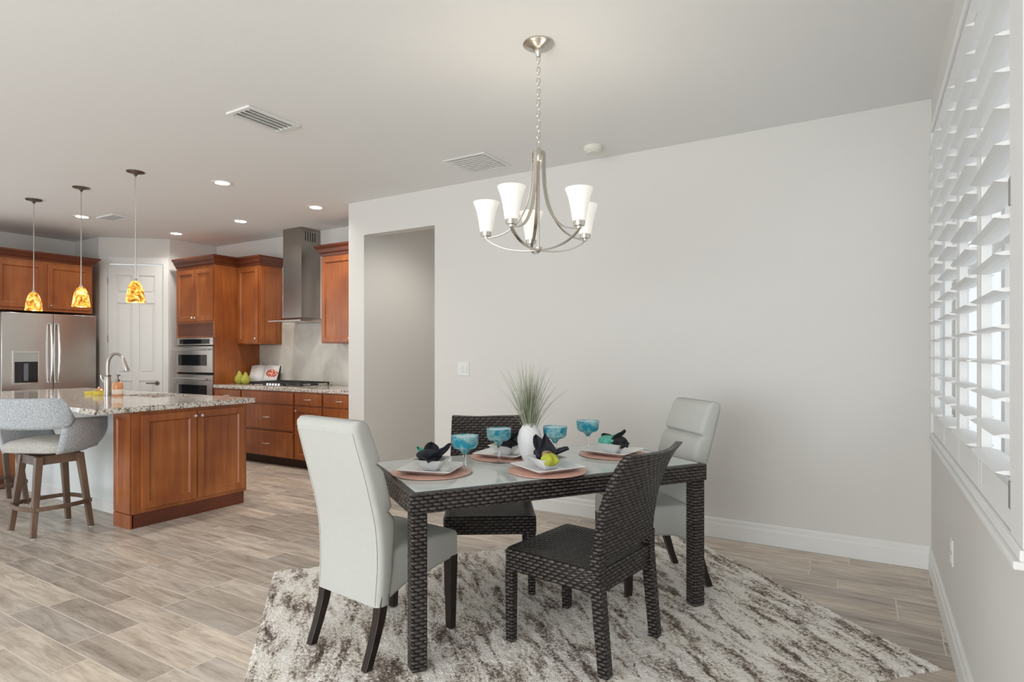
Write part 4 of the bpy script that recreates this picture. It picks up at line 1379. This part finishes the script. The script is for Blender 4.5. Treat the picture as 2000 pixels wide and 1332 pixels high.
for x, y, sc, lb in ((-7.00, 4.80, 1.0, 'left of the two green pear ornaments on the counter'), (-6.83, 4.77, 0.92, 'right of the two green pear ornaments, in front of the cookbook')):
    if pr is None:
        pr = t = thing('pear', lb, 'pear', (x, y, 0.915), 0, 'green pears on the counter')
        obj('pear_body', MB().lathe([(0.0, 0.0), (0.03, 0.003), (0.056, 0.03), (0.062, 0.06), (0.05, 0.095), (0.030, 0.125), (0.020, 0.15), (0.012, 0.165), (0.0, 0.168)], 24), M['pear'], t, smooth=True)
        obj('pear_stem', MB().tube([(0, 0, 0.165), (0.004, 0.0, 0.18), (0.012, 0.002, 0.195)], 0.004, 8), M['stem'], t, smooth=True)
    else:
        d_ = dup(pr, (x, y, 0.915), 1.2, lb, 'green pears on the counter')
        d_.scale = (sc, sc, sc)

# ------------------------------------------------------------------ refrigerator (front faces world +x)
FX = -8.5
t = thing('refrigerator', 'stainless french-door refrigerator with a water dispenser beside the pantry door', 'refrigerator', (FX, 2.835, 0), PI / 2)
FW, FH, FS = 0.971, 1.785, 0.502
obj('cabinet_body', MB().box(0.0, FW, 0.065, 0.85, 0.02, FH - 0.012), M['bronze'], t, bevel=0.005)


def fdoor(x0, x1, z0, z1):
    rings = []
    for z in (z0, z1):
        r = [(x0, 0.06, z)]
        for k in range(11):
            u = k / 10
            x = lerp(x0, x1, u)
            b = 0.022 * math.sin(PI * lerp(0.12, 0.88, (x - 0.0) / FW)) if True else 0
            r.append((x, 0.012 - b, z))
        r.append((x1, 0.06, z))
        rings.append(r)
    return MB().loft(rings)


dl = obj('fridge_door', fdoor(0.0, FS - 0.003, 0.72, FH), M['steel'], t, bevel=0.004, smooth=True)
dr = obj('fridge_door', fdoor(FS + 0.003, FW, 0.72, FH), M['steel'], t, bevel=0.004, smooth=True)
df = obj('freezer_drawer', fdoor(0.0, FW, 0.06, 0.71), M['steel'], t, bevel=0.004, smooth=True)
for par, x in ((dl, FS - 0.038), (dr, FS + 0.038)):
    obj('door_handle', MB().tube(smooth_path([(x, -0.005, 0.95), (x, -0.05, 0.975), (x, -0.068, 1.15), (x, -0.072, 1.31), (x, -0.068, 1.47), (x, -0.05, 1.645), (x, -0.005, 1.67)], 5), 0.013, 10), M['chrome'], par, smooth=True)
obj('door_handle', MB().tube([(0.12, -0.06, 0.64), (0.85, -0.06, 0.64)], 0.013, 10).tube([(0.14, -0.06, 0.64), (0.14, -0.005, 0.64)], 0.009).tube([(0.83, -0.06, 0.64), (0.83, -0.005, 0.64)], 0.009), M['chrome'], df, smooth=True)
dsp = obj('water_dispenser', MB().box(0.098, 0.352, -0.024, 0.0, 0.945, 0.965).box(0.098, 0.112, -0.024, 0.0, 0.965, 1.335).box(0.338, 0.352, -0.024, 0.0, 0.965, 1.335).box(0.112, 0.338, -0.024, 0.0, 1.315, 1.335), M['chrome'], dl)
obj('dispenser_panel', MB().box(0.112, 0.338, -0.022, 0.0, 1.21, 1.315), M['grey_plastic'], dsp)
obj('dispenser_recess', MB().box(0.112, 0.338, -0.0195, 0.0, 0.965, 1.21), M['black_glass'], dsp)
obj('dispenser_paddle', MB().box(0.20, 0.245, -0.026, -0.0195, 0.985, 1.19), M['paddle'], dsp, bevel=0.004)
obj('badge', MB().lathe([(0.0, 0.002), (0.020, 0.002), (0.021, 0.0), (0.0, 0.0)], 20, Matrix.Translation((0.80, 0.006, 1.71)) @ Matrix.Rotation(PI / 2, 4, 'X')), M['chrome'], dr)

t = thing('fridge_cabinet', 'two-door cherry cabinet mounted above the refrigerator', 'cabinet', (FX + 0.0, 2.40, 0), PI / 2)
CW = 1.37
obj('cabinet_body', MB().box(0.0, CW, 0.02, 0.90, 1.815, 2.42), M['cherry'], t)
cdoor(t, 0.39, 0.845, 1.85, 2.385, 0.02, 0.815, 1.885)
cdoor(t, 0.88, 1.345, 1.85, 2.385, 0.02, 0.91, 1.885)
cdoor(t, 0.02, 0.375, 1.85, 2.385, 0.02)
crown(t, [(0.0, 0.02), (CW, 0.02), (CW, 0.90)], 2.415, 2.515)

# ------------------------------------------------------------------ island
t = thing('island_cabinet', 'two-door cherry cabinet forming the end of the kitchen island', 'cabinet', (-4.70, 2.345, 0), PI / 2)
IW, ID = 0.945, 0.245
obj('cabinet_body', MB().box(0.0, IW, 0.0, ID, 0.105, 0.873), M['cherry'], t, bevel=0.003)
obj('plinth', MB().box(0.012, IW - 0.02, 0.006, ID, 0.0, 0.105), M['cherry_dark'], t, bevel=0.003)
cdoor(t, 0.060, 0.486, 0.135, 0.845, 0, 0.462, 0.805)
cdoor(t, 0.492, 0.918, 0.135, 0.845, 0, 0.517, 0.805)
obj('side_panel', shaker(0.0, ID - 0.012, 0.11, 0.86, 0, 0.045, 0.014), M['cherry'], t, (0.0, ID, 0), (0, 0, -PI / 2), bevel=0.002)
obj('side_plinth', MB().box(-0.014, 0.0, 0.006, ID, 0.0, 0.105), M['cherry'], t)
struct('trim_2', MB().box(-7.55, -4.948, 2.50, 2.60, 0.0, 0.873), M['knee'])['label'] = 'pale painted knee wall of the island behind the stools'
struct('trim_3', MB().box(-7.55, -4.948, 2.492, 2.50, 0.0, 0.09), M['trim'])
t = thing('island_cabinet', 'dark end cabinet of the island at the left edge, behind the stools', 'cabinet', (-7.42, 3.29, 0), -PI / 2)
obj('cabinet_body', MB().box(0.0, IW, -0.13, ID, 0.105, 0.873), M['cherry'], t, bevel=0.003)
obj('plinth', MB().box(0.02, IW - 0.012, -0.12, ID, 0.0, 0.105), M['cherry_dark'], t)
tag(obj('island_back_cabinet', MB().box(-7.17, -4.948, 2.605, 3.29, 0.105, 0.69).box(-7.17, -4.948, 2.605, 3.22, 0, 0.105).box(-7.17, -4.948, 2.605, 2.87, 0.69, 0.873).box(-7.17, -4.948, 3.275, 3.29, 0.69, 0.873), M['cherry'], bevel=0.003), 'cherry cabinet run on the kitchen side of the island', 'cabinet')
# granite top with an undermount sink opening
CX0, CX1, CY0, CY1 = -7.72, -4.655, 2.075, 3.345
SX0, SX1, SY0, SY1 = -6.05, -5.45, 2.90, 3.26
ctop = MB()
ctop.box(CX0, SX0, CY0, CY1, 0.875, 0.915).box(SX1, CX1, CY0, CY1, 0.875, 0.915).box(SX0, SX1, CY0, SY0, 0.875, 0.915).box(SX0, SX1, SY1, CY1, 0.875, 0.915)
tag(obj('island_counter', ctop, M['granite']), 'speckled granite top of the kitchen island', 'countertop')
sk = MB()
sk.box(SX0 - 0.01, SX1 + 0.01, SY0 - 0.01, SY1 + 0.01, 0.70, 0.71)
sk.box(SX0 - 0.01, SX0, SY0 - 0.01, SY1 + 0.01, 0.71, 0.8745).box(SX1, SX1 + 0.01, SY0 - 0.01, SY1 + 0.01, 0.71, 0.8745)
sk.box(SX0, SX1, SY0 - 0.01, SY0, 0.71, 0.8745).box(SX0, SX1, SY1, SY1 + 0.01, 0.71, 0.8745)
tag(obj('sink', sk, M['steel']), 'stainless sink basin sunk in the island top', 'sink')
# faucet
t = thing('faucet', 'tall gooseneck pull-down faucet on the island', 'faucet', (-6.07, 2.815, 0.915))
obj('faucet_base', MB().lathe([(0.0, 0.0), (0.032, 0.0), (0.033, 0.01), (0.028, 0.05), (0.030, 0.12), (0.024, 0.165), (0.021, 0.18), (0.0, 0.18)], 20), M['faucet'], t, smooth=True)
obj('faucet_collar', MB().lathe([(0.0, 0.178), (0.027, 0.178), (0.027, 0.192), (0.0, 0.192)], 20), M['bronze'], t, smooth=True)
dx, dy = math.cos(R(28)), math.sin(R(28))
def fq(r, z):
    return (r * dx, r * dy, z)
obj('faucet_neck', MB().tube(smooth_path([fq(0, 0.18), fq(0, 0.28), fq(0.010, 0.335), (fq(0.046, 0.380)), fq(0.090, 0.388), fq(0.132, 0.366), fq(0.156, 0.318)], 6), 0.0145, 12), M['faucet'], t, smooth=True)
obj('spray_head', MB().tube([fq(0.154, 0.323), fq(0.166, 0.285), fq(0.181, 0.240), fq(0.184, 0.230)], [0.0155, 0.018, 0.023, 0.021], 12), M['faucet'], t, smooth=True)
obj('faucet_lever', MB().tube([(0, 0, 0.12), (-0.03, -0.018, 0.125), (-0.05, -0.03, 0.16), (-0.055, -0.033, 0.19)], [0.011, 0.010, 0.008, 0.007], 10), M['chrome'], t, smooth=True)
# soap bottle
t = thing('soap_dispenser', 'amber pump soap bottle beside the faucet', 'soap bottle', (-5.955, 2.845, 0.915))
obj('bottle', MB().lathe([(0.0, 0.0), (0.042, 0.0), (0.045, 0.008), (0.045, 0.10), (0.038, 0.122), (0.016, 0.132), (0.0, 0.134)], 24), M['soap'], t, smooth=True)
obj('label', MB().lathe([(0.0454, 0.018), (0.0458, 0.02), (0.0458, 0.06), (0.0454, 0.062)], 24), plain('pale_label', (0.78, 0.68, 0.58), 0.6), t, smooth=True)
obj('pump', MB().lathe([(0.0, 0.134), (0.017, 0.134), (0.017, 0.152), (0.006, 0.154), (0.006, 0.182), (0.012, 0.184), (0.012, 0.197), (0.0, 0.199)], 16).tube([(0, 0, 0.19), (0.035, 0.0, 0.192), (0.042, 0, 0.186)], 0.005, 8), M['bronze'], t, smooth=True)
# candles
t = thing('candle_jar', 'yellow glass candle jar with a copper lid, left of the faucet', 'candle', (-6.22, 2.81, 0.915))
obj('jar', MB().lathe([(0.0, 0.0), (0.048, 0.0), (0.052, 0.006), (0.050, 0.042), (0.0, 0.044)], 24), M['candle'], t, smooth=True)
obj('lid', MB().lathe([(0.0, 0.045), (0.045, 0.045), (0.038, 0.058), (0.010, 0.064), (0.010, 0.078), (0.0, 0.082)], 24), M['copper'], t, smooth=True)
t = thing('candle_jar', 'small open yellow candle dish, leftmost on the island top', 'candle', (-6.375, 2.80, 0.915))
obj('jar', MB().lathe([(0.0, 0.0), (0.040, 0.0), (0.046, 0.03), (0.042, 0.03), (0.036, 0.012), (0.0, 0.012)], 24), M['candle'], t, smooth=True)


# ------------------------------------------------------------------ counter stools
def stool(label, loc, rz, seat_rz):
    t = thing('counter_stool', label, 'stool', loc, rz, 'grey swivel counter stools at the island')
    for sx in (-1, 1):
        for sy in (-1, 1):
            b, a = 0.183, 0.128
            m = [[(sx * lerp(b, a, u) + p * h, sy * lerp(b, a, u) + q_ * h, lerp(0.006, 0.565, u)) for p, q_ in ((-1, -1), (1, -1), (1, 1), (-1, 1))] for u, h in ((0, 0.017), (1, 0.023))]
            lg = obj('leg', MB().loft(m), M['stoolwood'], t, bevel=0.003)
            obj('foot_glide', MB().lathe([(0.0, 0.0), (0.012, 0.0), (0.012, 0.006), (0.0, 0.006)], 12, Matrix.Translation((sx * b, sy * b, 0))), M['white_plastic'], lg)
    ap = MB()
    for sx in (-1, 1):
        ap.box(sx * 0.132 - 0.011, sx * 0.132 + 0.011, -0.11, 0.11, 0.505, 0.568).box(-0.11, 0.11, sx * 0.132 - 0.011, sx * 0.132 + 0.011, 0.505, 0.568)
    obj('apron', ap, M['stoolwood'], t)
    ft = MB()
    for k in range(4):
        a = k * PI / 2
        pts = []
        for i in range(9):
            u = -1 + 2 * i / 8
            pts.append(Vector((u * 0.190, -0.172 - 0.042 * (1 - u * u), 0.20)))
        ft.tube([Matrix.Rotation(a, 3, 'Z') @ p for p in pts], 0, flat=(0.016, 0.03))
    obj('footrest', ft, M['stoolwood'], t, bevel=0.003)
    S = Matrix.Rotation(seat_rz, 4, 'Z')
    obj('swivel_plate', MB().lathe([(0.0, 0.568), (0.10, 0.568), (0.10, 0.588), (0.0, 0.588)], 24), M['black'], t)
    # seat cushion
    rings = []
    for z, g in ((0.59, 0.03), (0.60, 0.008), (0.63, 0.0), (0.655, 0.008), (0.672, 0.03), (0.683, 0.075), (0.687, 0.14)):
        rings.append([S @ Vector(p) for p in rrect(0.47 - 2 * g, 0.46 - 2 * g, 0.09, 6, 0, 0.01, z)])
    obj('seat', MB().loft(rings), M['tweed_seat'], t, smooth=True)
    # the two arm wings of the shell
    for sx in (-1, 1):
        rows = []
        for i in range(13):
            u = i / 12
            y = lerp(-0.185, 0.255, u)
            bulge = 0.258 + 0.02 * math.sin(PI * u) - 0.03 * max(0, (u - 0.7) / 0.3) ** 2 - 0.02 * max(0, (0.25 - u) / 0.25) ** 2
            top = 0.845 - 0.025 * u - 0.012 * max(0, (u - 0.85) / 0.15) ** 2
            bot = 0.592 + 0.055 * max(0, (u - 0.45) / 0.55) ** 1.2
            row = []
            for k in range(9):
                v = k / 8
                z = lerp(bot, top, v)
                fl = bulge * (0.82 + 0.18 * math.sin(min(1, v * 1.6) * PI / 2))
                row.append(S @ Vector((sx * fl, y, z)))
            rows.append(row)
        obj('arm_wing', MB().loft(rows, False, False, closed=False), M['tweed'], t, smooth=True, solid=0.026)
    # curved back band
    rows = []
    for i in range(25):
        th = lerp(-1, 1, i / 24)
        x = 0.285 * math.sin(th * 1.30)
        y = 0.05 - 0.315 * math.cos(th * 1.02)
        e = max(0.0, (abs(th) - 0.72) / 0.28)
        rnd_ = math.sqrt(max(0.0, 1 - e * e))
        row = []
        for k in range(9):
            v = -1 + 2 * k / 8
            row.append(S @ Vector((x, y - 0.022 * (v + 1), 0.882 + v * 0.108 * (0.42 + 0.58 * rnd_))))
        rows.append(row)
    obj('backrest', MB().loft(rows, False, False, closed=False), M['tweed'], t, smooth=True, solid=0.034)
    return t


stool('grey tweed swivel counter stool fully in view at the kitchen island', (-5.237, 2.045, 0), R(0), R(27))
stool('grey tweed counter stool mostly cut off by the left edge of the photo', (-6.44, 2.08, 0), R(0), R(-12))
